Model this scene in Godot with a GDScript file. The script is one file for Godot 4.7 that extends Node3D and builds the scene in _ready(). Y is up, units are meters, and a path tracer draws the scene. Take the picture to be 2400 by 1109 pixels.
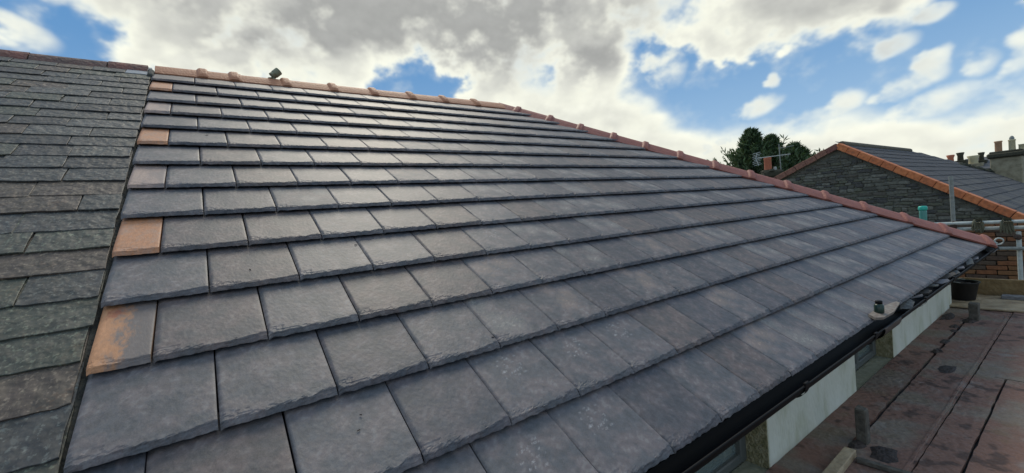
extends Node3D
# A re-tiled hip roof seen from the flat roof beside its eaves. x runs along the eaves, y is up, z points out from the eaves.

const PITCH := 0.541052
const TILE_W := 0.295
const GAUGE := 0.30586
const SLOPE_TOP := 4.725
const RIDGE_Z := -4.05
const FLAT_Y := -0.575

# rows: elevation 0 to 35 in steps of 2.5 degrees; columns: azimuth -22.5 to 95 in steps of 2.5 degrees
const CLOUD_COVER := [
	[10,10,10,13,20,24,41,71,80,80,80,80,80,72,62,60,60,63,68,75,84,90,90,90,90,90,90,90,90,90,90,90,90,90,90,90,90,90,90,90,90,83,80,80,80,80,80,80],
	[10,10,10,12,20,22,39,68,80,80,80,80,80,73,63,60,60,63,68,74,83,90,90,90,90,90,90,90,90,90,90,90,90,90,90,90,90,90,90,90,90,83,80,80,80,80,80,80],
	[10,10,10,11,20,21,37,66,80,80,80,80,80,74,64,60,60,63,67,73,82,90,90,90,90,90,90,90,90,90,90,90,90,90,90,90,90,89,90,90,90,85,75,76,71,56,43,30],
	[10,10,10,11,20,20,36,63,80,80,80,80,80,75,64,60,60,62,67,72,81,90,90,90,90,90,90,90,90,90,90,88,83,76,68,66,59,57,57,69,45,20,1,19,30,30,34,38],
	[10,10,10,10,20,20,35,60,80,80,80,80,80,76,65,58,54,52,56,62,75,88,90,90,90,90,90,90,90,90,90,76,52,32,12,9,10,7,8,16,15,15,13,21,39,34,25,24],
	[10,10,10,10,19,20,33,57,80,80,80,80,80,77,66,58,53,49,49,50,68,86,90,90,90,90,90,90,90,88,83,58,24,7,1,2,1,0,0,0,9,11,8,12,22,26,30,30],
	[11,10,10,10,18,20,32,55,80,80,80,80,80,78,67,57,46,37,35,33,57,82,90,90,90,90,90,87,89,77,53,29,15,14,9,5,16,38,50,44,41,30,14,11,30,30,30,30],
	[45,43,32,23,28,17,24,49,80,66,68,79,80,79,68,57,40,25,20,15,44,77,90,90,85,63,45,66,85,70,43,35,49,61,75,80,83,90,88,90,78,61,25,11,30,30,30,30],
	[0,6,26,39,36,26,44,72,79,78,74,80,81,80,83,84,71,59,47,36,54,78,90,90,89,82,78,84,89,78,61,60,73,82,81,81,88,90,90,90,84,62,26,10,30,30,30,30],
	[0,0,0,0,16,43,71,90,90,90,90,90,90,90,90,90,90,90,90,90,90,90,90,90,90,90,90,90,90,84,78,77,63,57,72,83,89,90,90,90,84,63,28,9,30,30,30,30],
	[0,0,0,0,13,49,83,90,90,90,90,90,90,90,90,90,90,90,90,90,90,90,90,90,90,90,90,90,90,90,90,86,71,63,74,82,88,90,90,90,84,65,29,8,30,30,30,30],
	[0,0,0,0,10,44,82,90,90,90,90,90,90,90,90,90,90,90,90,90,90,90,90,90,90,90,90,90,90,90,90,87,72,62,73,82,88,90,90,90,85,67,31,7,30,30,30,30],
	[0,0,0,0,7,39,81,89,90,90,90,90,90,90,90,90,90,90,90,90,90,90,90,90,90,90,90,90,90,90,90,88,73,61,72,82,87,90,90,90,85,68,32,5,30,30,30,30],
	[0,0,0,0,3,34,78,88,90,90,90,90,90,90,90,90,90,90,90,90,90,90,90,90,90,90,90,90,90,90,90,90,75,60,71,81,87,90,90,90,86,70,34,4,30,30,30,30],
	[0,0,0,0,0,29,73,87,90,90,90,90,90,90,90,90,90,90,90,90,90,90,90,90,90,90,90,90,90,90,90,90,76,61,70,81,86,90,90,90,86,72,36,3,30,30,30,30]]
const CLOUD_DEPTH := [
	[0,0,0,0,3,10,10,10,10,10,10,10,10,10,10,10,10,10,10,10,10,10,10,10,10,10,10,10,10,10,10,10,10,10,10,16,22,28,30,30,30,30,36,40,40,40,37,33],
	[0,0,0,0,2,10,10,10,10,10,10,10,10,10,10,10,10,10,10,10,10,10,10,10,10,10,10,10,10,10,10,10,10,10,10,16,21,28,30,30,30,30,31,30,30,30,27,22],
	[0,0,0,0,1,10,10,10,10,10,10,10,10,10,10,10,10,10,10,10,10,10,10,10,10,10,10,10,10,10,10,10,10,10,10,15,21,26,27,24,21,25,25,21,20,20,20,20],
	[0,0,0,0,1,10,10,10,10,10,10,10,10,10,10,10,10,10,10,10,10,10,10,10,10,10,10,10,10,10,11,12,14,13,10,10,11,14,13,10,15,17,19,17,20,20,20,20],
	[0,0,0,0,0,9,10,10,10,10,10,10,10,10,10,10,10,10,10,10,10,10,10,10,10,10,11,14,19,20,22,23,21,16,11,10,10,10,11,15,19,20,15,15,20,20,20,20],
	[0,0,0,0,0,8,10,10,10,10,10,10,10,10,10,10,10,10,10,10,10,10,10,10,10,10,11,15,19,23,25,23,20,17,14,16,18,20,20,20,24,24,16,14,20,20,20,20],
	[0,0,0,0,0,7,10,10,10,10,10,10,10,10,10,10,10,10,10,10,10,10,12,15,16,13,10,15,19,20,20,20,20,20,20,20,20,23,30,35,40,35,22,14,20,20,20,20],
	[0,0,0,0,0,7,10,10,10,10,10,10,10,10,10,10,10,10,10,10,15,21,27,33,36,29,23,26,29,31,30,29,24,20,20,21,26,36,41,49,56,45,22,14,20,20,20,20],
	[0,0,0,0,0,6,11,12,17,26,28,28,19,10,10,10,10,10,17,24,33,43,53,63,70,58,46,52,65,68,56,44,33,27,25,28,31,41,52,59,60,46,23,13,20,20,20,20],
	[0,0,0,0,0,7,17,30,41,52,61,68,70,67,57,46,47,50,54,59,66,75,82,86,89,71,54,52,50,52,55,53,46,38,33,33,39,45,51,58,60,48,24,13,20,20,20,20],
	[0,0,0,0,0,8,25,41,56,60,64,59,63,71,75,76,71,66,64,64,67,72,77,83,90,80,72,68,63,59,54,49,44,38,33,32,38,44,51,58,60,49,25,13,20,20,20,20],
	[0,0,0,0,0,6,23,39,54,60,59,46,45,56,63,69,70,70,68,64,62,62,63,76,88,86,82,75,66,58,54,49,44,39,34,32,38,44,51,58,60,50,25,12,20,20,20,20],
	[0,0,0,0,0,4,21,38,53,60,60,48,44,55,63,68,70,70,68,63,60,60,61,74,87,87,82,76,67,59,54,49,44,39,34,32,37,44,50,57,60,51,26,12,20,20,20,20],
	[0,0,0,0,0,2,19,36,51,60,60,49,42,54,62,67,70,70,68,64,60,60,60,72,85,87,83,77,68,59,55,50,45,40,35,31,37,43,50,57,60,53,27,11,20,20,20,20],
	[0,0,0,0,0,0,17,34,49,60,60,51,41,52,61,67,70,70,69,64,60,60,60,71,84,88,83,78,69,60,55,50,45,40,35,31,36,43,49,56,60,54,28,11,20,20,20,20]]
# single small clouds: azimuth, elevation, half width, half height in degrees, tilt
const PUFFS := [[81.12, 15.65, 1.09, 0.61, 0.0, 1.0, 0.0], [78.71, 14.07, 1.3, 0.77, 0.2, 0.98, 0.2], [78.99, 9.63, 1.99, 0.88, 0.3, 0.96, 0.3], [80.94, 10.83, 1.09, 1.07, 1.0, 0.54, 0.84], [81.4, 11.83, 0.79, 0.93, 0.0, 1.0, 0.0], [84.01, 10.6, 0.83, 0.79, 0.0, 1.0, 0.0], [66.74, 10.84, 1.89, 0.75, 0.2, 0.98, 0.2], [74.4, 9.43, 1.58, 1.03, 0.2, 0.98, 0.2], [68.13, 13.18, 0.65, 0.63, 0.0, 1.0, 0.0], [-12.5, 20.16, 1.89, 0.9, -0.35, 0.94, -0.34], [86.04, 13.96, 0.72, 0.67, 0.0, 1.0, 0.0], [86.19, 10.9, 0.81, 1.57, 0.0, 1.0, 0.0], [86.06, 6.36, 1.04, 1.35, 0.0, 1.0, 0.0], [56.66, 17.02, 2.43, 1.92, 0.7, 0.76, 0.64], [78.74, 7.13, 4.33, 1.22, 0.25, 0.97, 0.25], [83.74, 6.15, 2.85, 1.2, 0.1, 1.0, 0.1], [68.85, 7.82, 5.25, 1.12, 0.1, 1.0, 0.1], [62.27, 6.75, 5.07, 0.91, 0.1, 1.0, 0.1]]

var rng := RandomNumberGenerator.new()
var used := {}
var M := {}


# ---------------------------------------------------------------- materials
func lin(r, g, b):
	return Color(r, g, b).linear_to_srgb()

func noise(seed_, freq, octaves = 4, kind = FastNoiseLite.TYPE_SIMPLEX_SMOOTH):
	var n := FastNoiseLite.new()
	n.seed = seed_
	n.noise_type = kind
	n.frequency = freq
	n.fractal_type = FastNoiseLite.FRACTAL_FBM
	n.fractal_octaves = octaves
	return n

func noise_tex(seed_, freq, colours, octaves = 5, size = 256):
	var t := NoiseTexture2D.new()
	t.width = size
	t.height = size
	t.seamless = true
	t.noise = noise(seed_, freq, octaves)
	var g := Gradient.new()
	var offs := PackedFloat32Array()
	var cols := PackedColorArray()
	for i in colours.size():
		offs.append(colours[i][0])
		cols.append(lin(colours[i][1], colours[i][2], colours[i][3]))
	g.offsets = offs
	g.colors = cols
	t.color_ramp = g
	return t

func normal_tex(seed_, freq, strength, octaves = 5, size = 256):
	var t := NoiseTexture2D.new()
	t.width = size
	t.height = size
	t.seamless = true
	t.as_normal_map = true
	t.bump_strength = strength
	t.noise = noise(seed_, freq, octaves)
	return t

func plain(r, g, b, rough, metal = 0.0):
	var m := StandardMaterial3D.new()
	m.albedo_color = lin(r, g, b)
	m.roughness = rough
	m.metallic = metal
	return m

func mottled(seed_, freq, colours, metres, rough, bump = 0.0, bump_freq = 0.06):
	var m := StandardMaterial3D.new()
	m.albedo_texture = noise_tex(seed_, freq, colours)
	m.uv1_triplanar = true
	m.uv1_world_triplanar = true
	m.uv1_scale = Vector3.ONE / metres
	m.roughness = rough
	if bump > 0.0:
		m.normal_enabled = true
		m.normal_scale = 1.0
		m.normal_texture = normal_tex(seed_ + 7, bump_freq, bump)
	return m

func image_mat(im, metres, rough, bump_tex = null):
	var m := StandardMaterial3D.new()
	m.albedo_texture = ImageTexture.create_from_image(im)
	m.roughness = rough
	if metres > 0.0:
		m.uv1_triplanar = true
		m.uv1_world_triplanar = true
		m.uv1_scale = Vector3.ONE / metres
	if bump_tex:
		m.normal_enabled = true
		m.normal_texture = bump_tex
	return m

func sm(a, b, x):
	var t = clampf((x - a) / (b - a), 0.0, 1.0)
	return t * t * (3.0 - 2.0 * t)

# the face of one concrete slate: mottled blue and purple greys, pale scuffs across the grain, and what the kind adds
func tile_image(seed_, kind):
	var w := 176
	var h := 232
	var big = noise(seed_, 0.014, 4)
	var mid = noise(seed_ + 1, 0.05, 4)
	var fine = noise(seed_ + 2, 0.35, 2)
	var streak = noise(seed_ + 3, 0.03, 4)
	var r := RandomNumberGenerator.new()
	r.seed = seed_
	var blobs := []
	for i in 4:
		blobs.append(Vector3(r.randf_range(0.1, 0.9) * w, r.randf_range(0.2, 0.8) * h, r.randf_range(18, 46)))
	var data := PackedByteArray()
	data.resize(w * h * 3)
	var blue := Vector3(0.094, 0.098, 0.111)
	var purple := Vector3(0.124, 0.108, 0.114)
	var tone = r.randf_range(0.93, 1.08)
	for y in h:
		for x in w:
			var b = big.get_noise_2d(x, y)
			var m = mid.get_noise_2d(x, y)
			var f = fine.get_noise_2d(x, y)
			var s = streak.get_noise_2d(x * 1.1 + y * 0.6, y * 1.9 - x * 1.3)
			var c = blue.lerp(purple, clampf(0.5 + b * 1.6, 0.0, 1.0)) * (tone + 0.26 * b + 0.3 * m + 0.26 * f)
			var pale = sm(0.12, 0.7, s * 0.7 + 0.5 * b + 0.25 * m) * 0.36
			c = c.lerp(Vector3(0.27, 0.27, 0.27), pale)
			var u = float(x) / w
			var v = float(y) / h
			if kind == "dusty" or kind == "peach":
				var add = 0.0
				for k in blobs:
					var d = Vector2(x - k.x, (y - k.y) * 0.8).length() / k.z
					add = maxf(add, sm(1.15, 0.25, d + 0.7 * s + 0.35 * m))
				var scratch = sm(0.1, 0.5, s + f * 0.5)
				if kind == "dusty":
					c = c.lerp(Vector3(0.36, 0.34, 0.31), add * (0.24 + 0.55 * scratch))
				else:
					c = c.lerp(Vector3(0.36, 0.27, 0.22), add * (0.26 + 0.5 * scratch))
			elif kind == "orange":
				var o = Vector3(0.47, 0.215, 0.105) * (1.0 + 0.2 * m + 0.14 * f)
				c = o.lerp(Vector3(0.36, 0.25, 0.2), sm(0.1, 0.6, s) * 0.4 + sm(0.25, -0.5, b) * 0.35)
			elif kind == "beige":
				c = Vector3(0.37, 0.27, 0.23) * (1.0 + 0.18 * m + 0.12 * f)
				c = c.lerp(Vector3(0.17, 0.155, 0.16), sm(0.3, 1.0, u + 0.5 * b) * 0.6)
			elif kind == "burnt":
				var e = sm(0.66, 0.2, u + 0.3 * b + 0.22 * m + 0.12 * f)
				c = c.lerp(Vector3(0.185, 0.15, 0.135), 0.7)
				c = c.lerp(Vector3(0.50, 0.245, 0.12) * (1.0 + 0.2 * m + 0.14 * f), e)
				var red = sm(1.0, 0.2, Vector2((u - 0.25) / 0.22, (v - 0.72) / 0.1).length() + 0.6 * m)
				c = c.lerp(Vector3(0.36, 0.11, 0.06), red * 0.7)
			data[(y * w + x) * 3] = int(clampf(pow(c.x, 1.0 / 2.2), 0.0, 1.0) * 255.0)
			data[(y * w + x) * 3 + 1] = int(clampf(pow(c.y, 1.0 / 2.2), 0.0, 1.0) * 255.0)
			data[(y * w + x) * 3 + 2] = int(clampf(pow(c.z, 1.0 / 2.2), 0.0, 1.0) * 255.0)
	var im := Image.create_from_data(w, h, false, Image.FORMAT_RGB8, data)
	if kind == "print":                              # chalky tread marks of a work boot
		var at := Vector2(r.randf_range(0.35, 0.6) * w, r.randf_range(0.42, 0.6) * h)
		for i in 26:
			var p = at + Vector2(r.randf_range(-0.17, 0.17) * w, r.randf_range(-0.13, 0.13) * h)
			var sz := Vector2i(r.randi_range(3, 9), r.randi_range(3, 6))
			for yy in sz.y:
				for xx in sz.x:
					var q := Vector2i(p) + Vector2i(xx + yy / 2, yy)
					if q.x > 0 and q.y > 0 and q.x < w and q.y < h and r.randf() < 0.75:
						im.set_pixelv(q, im.get_pixelv(q).lerp(lin(0.42, 0.43, 0.45), r.randf_range(0.15, 0.6)))
	return im

# weathered natural slate: grey, grey-green and purple with pale lichen specks
func slate_image():
	var w := 512
	var a = noise(31, 0.008, 4)
	var b = noise(32, 0.03, 5)
	var f = noise(33, 0.4, 2)
	var sp = noise(34, 0.085, 2)
	var data := PackedByteArray()
	data.resize(w * w * 3)
	for y in w:
		for x in w:
			var n1 = a.get_noise_2d(x, y)
			var n2 = b.get_noise_2d(x, y)
			var n3 = f.get_noise_2d(x, y)
			var n4 = sp.get_noise_2d(x, y)
			var c = Vector3(0.060, 0.063, 0.058).lerp(Vector3(0.076, 0.070, 0.070), clampf(0.5 + n1 * 1.4, 0, 1))
			c = c * (1.0 + 0.5 * n2 + 0.35 * n3)
			c = c.lerp(Vector3(0.115, 0.122, 0.09), sm(0.3, 0.65, n1 + 0.5 * n2) * 0.3)
			c = c.lerp(Vector3(0.19, 0.115, 0.07), sm(0.42, 0.7, -n1 + 0.6 * n4) * 0.4)
			c = c.lerp(Vector3(0.30, 0.31, 0.27), sm(0.36, 0.6, n4 + 0.35 * n3) * 0.8)
			c = c.lerp(Vector3(0.025, 0.027, 0.025), sm(0.30, 0.6, -n2 - 0.2 * n3) * 0.7)
			for k in 3:
				data[(y * w + x) * 3 + k] = int(clampf(pow(c[k], 1.0 / 2.2), 0.0, 1.0) * 255.0)
	return Image.create_from_data(w, w, false, Image.FORMAT_RGB8, data)

# old mineral felt: mauve-brown granules, rubbed grey patches, tarry spots
func felt_image():
	var w := 512
	var a = noise(51, 0.009, 4)
	var b = noise(52, 0.03, 5)
	var f = noise(53, 0.5, 2)
	var g = noise(54, 0.0165, 3)
	var data := PackedByteArray()
	data.resize(w * w * 3)
	for y in w:
		for x in w:
			var n1 = a.get_noise_2d(x, y)
			var n2 = b.get_noise_2d(x, y)
			var n3 = f.get_noise_2d(x, y)
			var n4 = g.get_noise_2d(x + 900, y * 1.4)
			var c = Vector3(0.195, 0.108, 0.082).lerp(Vector3(0.19, 0.155, 0.125), sm(-0.2, 0.45, n1 + 0.3 * n2))
			c = c.lerp(Vector3(0.22, 0.20, 0.185), sm(0.25, 0.65, n4 + 0.25 * n2) * 0.5)
			c = c.lerp(Vector3(0.16, 0.12, 0.07), sm(0.25, 0.6, -n4 + 0.4 * n1) * 0.4)
			c = c.lerp(Vector3(0.045, 0.028, 0.024), sm(0.36, 0.56, -0.8 * n2 - 0.6 * n1) * 0.7)
			c = c * (1.0 + 0.30 * n3 + 0.12 * n2)
			for k in 3:
				data[(y * w + x) * 3 + k] = int(clampf(pow(c[k], 1.0 / 2.2), 0.0, 1.0) * 255.0)
	return Image.create_from_data(w, w, false, Image.FORMAT_RGB8, data)

# ---------------------------------------------------------------- sky
func grid(t, az, el):
	var x = clampf((az + 22.5) / 2.5, 0.0, 46.999)
	var y = clampf(el / 2.5, 0.0, 13.999)
	var i = int(x)
	var j = int(y)
	return lerpf(lerpf(t[j][i], t[j][i + 1], x - i), lerpf(t[j + 1][i], t[j + 1][i + 1], x - i), y - j) / 90.0

func cloud_sky(w):
	var h = w / 2
	var im := Image.create(w, h, false, Image.FORMAT_RGBF)
	im.fill(Color(0.17, 0.17, 0.165))
	var shape = noise(71, 4.2, 4)
	var warp = noise(72, 3.0, 3)
	var puff = noise(73, 11.0, 6)
	puff.fractal_gain = 0.58
	var wide = noise(74, 1.1, 3)
	var y = 0
	while y < int(h * 0.52):
		var el = 90.0 - 180.0 * (y + 0.5) / h
		var up = sin(deg_to_rad(el))
		var flat = cos(deg_to_rad(el))
		var blue := Color(0.36, 0.55, 0.76).lerp(Color(0.125, 0.30, 0.575), sm(2.0, 24.0, el))
		var step = 4 if el > 48.0 else 1
		var x = 0
		while x < w:
			var az = wrapf(360.0 * (x + 0.5) / w, -180.0, 180.0)
			var wid = step if az > -34.0 and az < 116.0 else 4
			var q := Vector3(sin(deg_to_rad(az)) * flat, up * 1.5, -cos(deg_to_rad(az)) * flat)
			var n = shape.get_noise_3dv(q)
			var wa = warp.get_noise_3dv(q * 1.6)
			var p = puff.get_noise_3dv(q)
			var lit = p - puff.get_noise_3dv(q + Vector3(-0.004, 0.022, 0.0))
			var a2 = az + 2.6 * wa + 1.6 * p
			var e2 = maxf(el + 1.4 * n + 0.9 * p, 0.0)
			var cov = grid(CLOUD_COVER, a2, e2)
			var dep = grid(CLOUD_DEPTH, a2, e2)
			var lone = 0.0
			for k in PUFFS:
				var dx = az + 0.7 * wa + 1.3 * p - k[0]
				if absf(dx) < 12.0:
					var dy = el + 0.8 * wa - k[1]
					var far = Vector2((dx * k[5] + dy * k[6]) / k[2], (dy * k[5] - dx * k[6]) / k[3]).length_squared()
					if far < 3.2:
						var add = 0.74 * sm(3.2, 0.0, far) + 0.20 * p
						if add > cov:
							cov = add
							lone = 1.0
			var inside = sm(-30.0, -14.0, az) * sm(112.0, 92.0, az) * sm(44.0, 32.0, el)
			if inside < 1.0:
				var g = wide.get_noise_3dv(q + Vector3(3, 1, 7))
				cov = lerpf(0.47 + 0.9 * g, cov, inside)
				dep = lerpf(0.40 + 0.6 * g, dep, inside)
			var t = cov + 0.20 * n + 0.42 * p
			var soft = 0.16 + 0.22 * clampf(0.5 + 1.4 * wa, 0.0, 1.0)
			soft += 0.12 * lone
			var c = sm(0.58 - soft, 0.58 + soft, t) * (1.0 - 0.12 * lone)
			c = maxf(c, 0.22 * sm(0.15, 0.8, cov + 0.7 * p))
			var thick = clampf(dep * 1.3 + 0.05 + 0.26 * n + 0.05 * p - 0.16 * lit, 0.0, 1.0) * sm(0.6, 1.05, t)
			var lum = lerpf(1.02, 0.40, thick) + 0.03 * p + 0.05 * lit
			var cloud := Color(lum * 1.0, lum * 1.003, lum * lerpf(0.85, 0.95, thick))
			var o := blue.lerp(cloud, c * 0.97)
			if step == 1 and wid == 1:
				im.set_pixel(x, y, o)
			else:
				im.fill_rect(Rect2i(x, y, wid, step), o)
			x += wid
		y += step
	return im

# ---------------------------------------------------------------- mesh helpers
func tri_out(st, a, b, c, mid):
	# front faces run clockwise: the normal (c - a) x (b - a) must look away from mid
	if (c - a).cross(b - a).dot((a + b + c) / 3.0 - mid) < 0.0:
		var k = b
		b = c
		c = k
	for p in [a, b, c]:
		st.add_vertex(p)

func quad_out(st, a, b, c, d, mid):
	tri_out(st, a, b, c, mid)
	tri_out(st, a, c, d, mid)

func new_st():
	var st := SurfaceTool.new()
	st.begin(Mesh.PRIMITIVE_TRIANGLES)
	st.set_smooth_group(-1)
	return st

# a box with chamfered edges; jitter moves its corners
func add_box(st, xf, size, bevel = 0.004, jitter = 0.0, r = null):
	var hs = size * 0.5
	var bv = minf(bevel, minf(hs.x, minf(hs.y, hs.z)) * 0.6)
	var v := {}
	for sx in [-1, 1]:
		for sy in [-1, 1]:
			for sz in [-1, 1]:
				var s := Vector3(sx, sy, sz)
				var j := Vector3.ZERO
				if r and jitter > 0.0:
					j = Vector3(r.randf_range(-1, 1) * size.x, r.randf_range(-1, 1) * size.y, r.randf_range(-1, 1) * size.z) * jitter
				for ax in 3:
					var q = s * hs + j
					for o in 3:
						if o != ax:
							q[o] -= s[o] * bv
					v[[sx, sy, sz, ax]] = xf * q
	var mid = xf.origin
	for ax in 3:
		var o1 = (ax + 1) % 3
		var o2 = (ax + 2) % 3
		for s in [-1, 1]:
			var k := []
			for pr in [[-1, -1], [1, -1], [1, 1], [-1, 1]]:
				var id := [0, 0, 0]
				id[ax] = s
				id[o1] = pr[0]
				id[o2] = pr[1]
				k.append(v[[id[0], id[1], id[2], ax]])
			quad_out(st, k[0], k[1], k[2], k[3], mid)
		for s1 in [-1, 1]:
			for s2 in [-1, 1]:
				var e := []
				for s in [-1, 1]:
					var id := [0, 0, 0]
					id[ax] = s
					id[o1] = s1
					id[o2] = s2
					e.append(v[[id[0], id[1], id[2], o1]])
					e.append(v[[id[0], id[1], id[2], o2]])
				quad_out(st, e[0], e[1], e[3], e[2], mid)
	for sx in [-1, 1]:
		for sy in [-1, 1]:
			for sz in [-1, 1]:
				tri_out(st, v[[sx, sy, sz, 0]], v[[sx, sy, sz, 1]], v[[sx, sy, sz, 2]], mid)

func frame_along(dir):
	var d = dir.normalized()
	var side = d.cross(Vector3.UP if absf(d.y) < 0.95 else Vector3.RIGHT).normalized()
	return [side, side.cross(d).normalized()]

# a round bar through points, with a radius at each
func add_tube(st, pts, radii, seg = 12, capped = true):
	var rings := []
	for i in pts.size():
		var dir = pts[mini(i + 1, pts.size() - 1)] - pts[maxi(i - 1, 0)]
		var f = frame_along(dir)
		var rad = radii[i] if radii is Array else radii
		var ring := []
		for k in seg:
			var a = TAU * k / seg
			ring.append(pts[i] + (f[0] * cos(a) + f[1] * sin(a)) * rad)
		rings.append(ring)
	st.set_smooth_group(1)
	for i in rings.size() - 1:
		var mid = (pts[i] + pts[i + 1]) * 0.5
		for k in seg:
			var n = (k + 1) % seg
			quad_out(st, rings[i][k], rings[i][n], rings[i + 1][n], rings[i + 1][k], mid)
	st.set_smooth_group(-1)
	if capped:
		for e in [0, rings.size() - 1]:
			var inner = pts[1] if e == 0 else pts[-2]
			for k in seg:
				tri_out(st, pts[e], rings[e][k], rings[e][(k + 1) % seg], inner)

# profile [radius, height] turned round the y axis
func add_lathe(st, at, prof, seg = 20, smooth = true):
	st.set_smooth_group(2 if smooth else -1)
	for i in prof.size() - 1:
		for k in seg:
			var a = TAU * k / seg
			var b = TAU * (k + 1) / seg
			var p := []
			for e in [[i, a], [i, b], [i + 1, b], [i + 1, a]]:
				p.append(at + Vector3(cos(e[1]) * prof[e[0]][0], prof[e[0]][1], sin(e[1]) * prof[e[0]][0]))
			# outside where the profile climbs, inside where it falls
			var flip = prof[i + 1][1] < prof[i][1]
			var axis = at + Vector3(0, (prof[i][1] + prof[i + 1][1]) * 0.5, 0)
			if absf(prof[i + 1][1] - prof[i][1]) < 0.0005:
				axis = at + Vector3(0, prof[i][1] - 1.0, 0)
				flip = prof[i + 1][0] > prof[i][0] and i < 2
			if flip:
				for t in [[0, 1, 2], [0, 2, 3]]:
					var aa = p[t[0]]
					var bb = p[t[1]]
					var cc = p[t[2]]
					if (cc - aa).cross(bb - aa).dot((aa + bb + cc) / 3.0 - axis) > 0.0:
						var s = bb
						bb = cc
						cc = s
					for q in [aa, bb, cc]:
						st.add_vertex(q)
			else:
				quad_out(st, p[0], p[1], p[2], p[3], axis)
	st.set_smooth_group(-1)

# a flat polygon given as points round its rim, with thickness along dir
func add_slab(st, pts, dir):
	var mid := Vector3.ZERO
	for p in pts:
		mid += p / pts.size()
	mid += dir * 0.5
	for i in range(1, pts.size() - 1):
		tri_out(st, pts[0], pts[i], pts[i + 1], mid)
		tri_out(st, pts[0] + dir, pts[i] + dir, pts[i + 1] + dir, mid)
	for i in pts.size():
		var n = (i + 1) % pts.size()
		quad_out(st, pts[i], pts[n], pts[n] + dir, pts[i] + dir, mid)

func finish(st, tangents = false):
	st.generate_normals()
	if tangents:
		st.generate_tangents()
	return st.commit()

# ---------------------------------------------------------------- objects
func numbered(called):
	used[called] = used.get(called, -1) + 1
	return called if used[called] == 0 else "%s_%03d" % [called, used[called]]

func part(called, mesh, mat, parent, xf = Transform3D.IDENTITY):
	var o := MeshInstance3D.new()
	o.name = called
	o.mesh = mesh
	o.material_override = mat
	o.transform = xf
	parent.add_child(o, true)
	return o

func piece(called, st, mat, parent, xf = Transform3D.IDENTITY):
	return part(called, finish(st), mat, parent, xf)

func tag(o, label, category, group = ""):
	o.set_meta("label", label)
	o.set_meta("category", category)
	if group:
		o.set_meta("group", group)
	return o

func thing(called, at, label, category, group = ""):
	var o := Node3D.new()
	o.name = numbered(called)
	o.position = at
	add_child(o)
	return tag(o, label, category, group)

func single(called, st, mat, at, label, category, group = ""):
	var o := MeshInstance3D.new()
	o.name = numbered(called)
	o.mesh = finish(st)
	o.material_override = mat
	o.position = at
	add_child(o)
	return tag(o, label, category, group)

func on_roof(x, s, h):
	return Vector3(x, s * sin(PITCH) + h * cos(PITCH), -s * cos(PITCH) + h * sin(PITCH))

func at(p):
	return Transform3D(Basis.IDENTITY, p)

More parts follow.
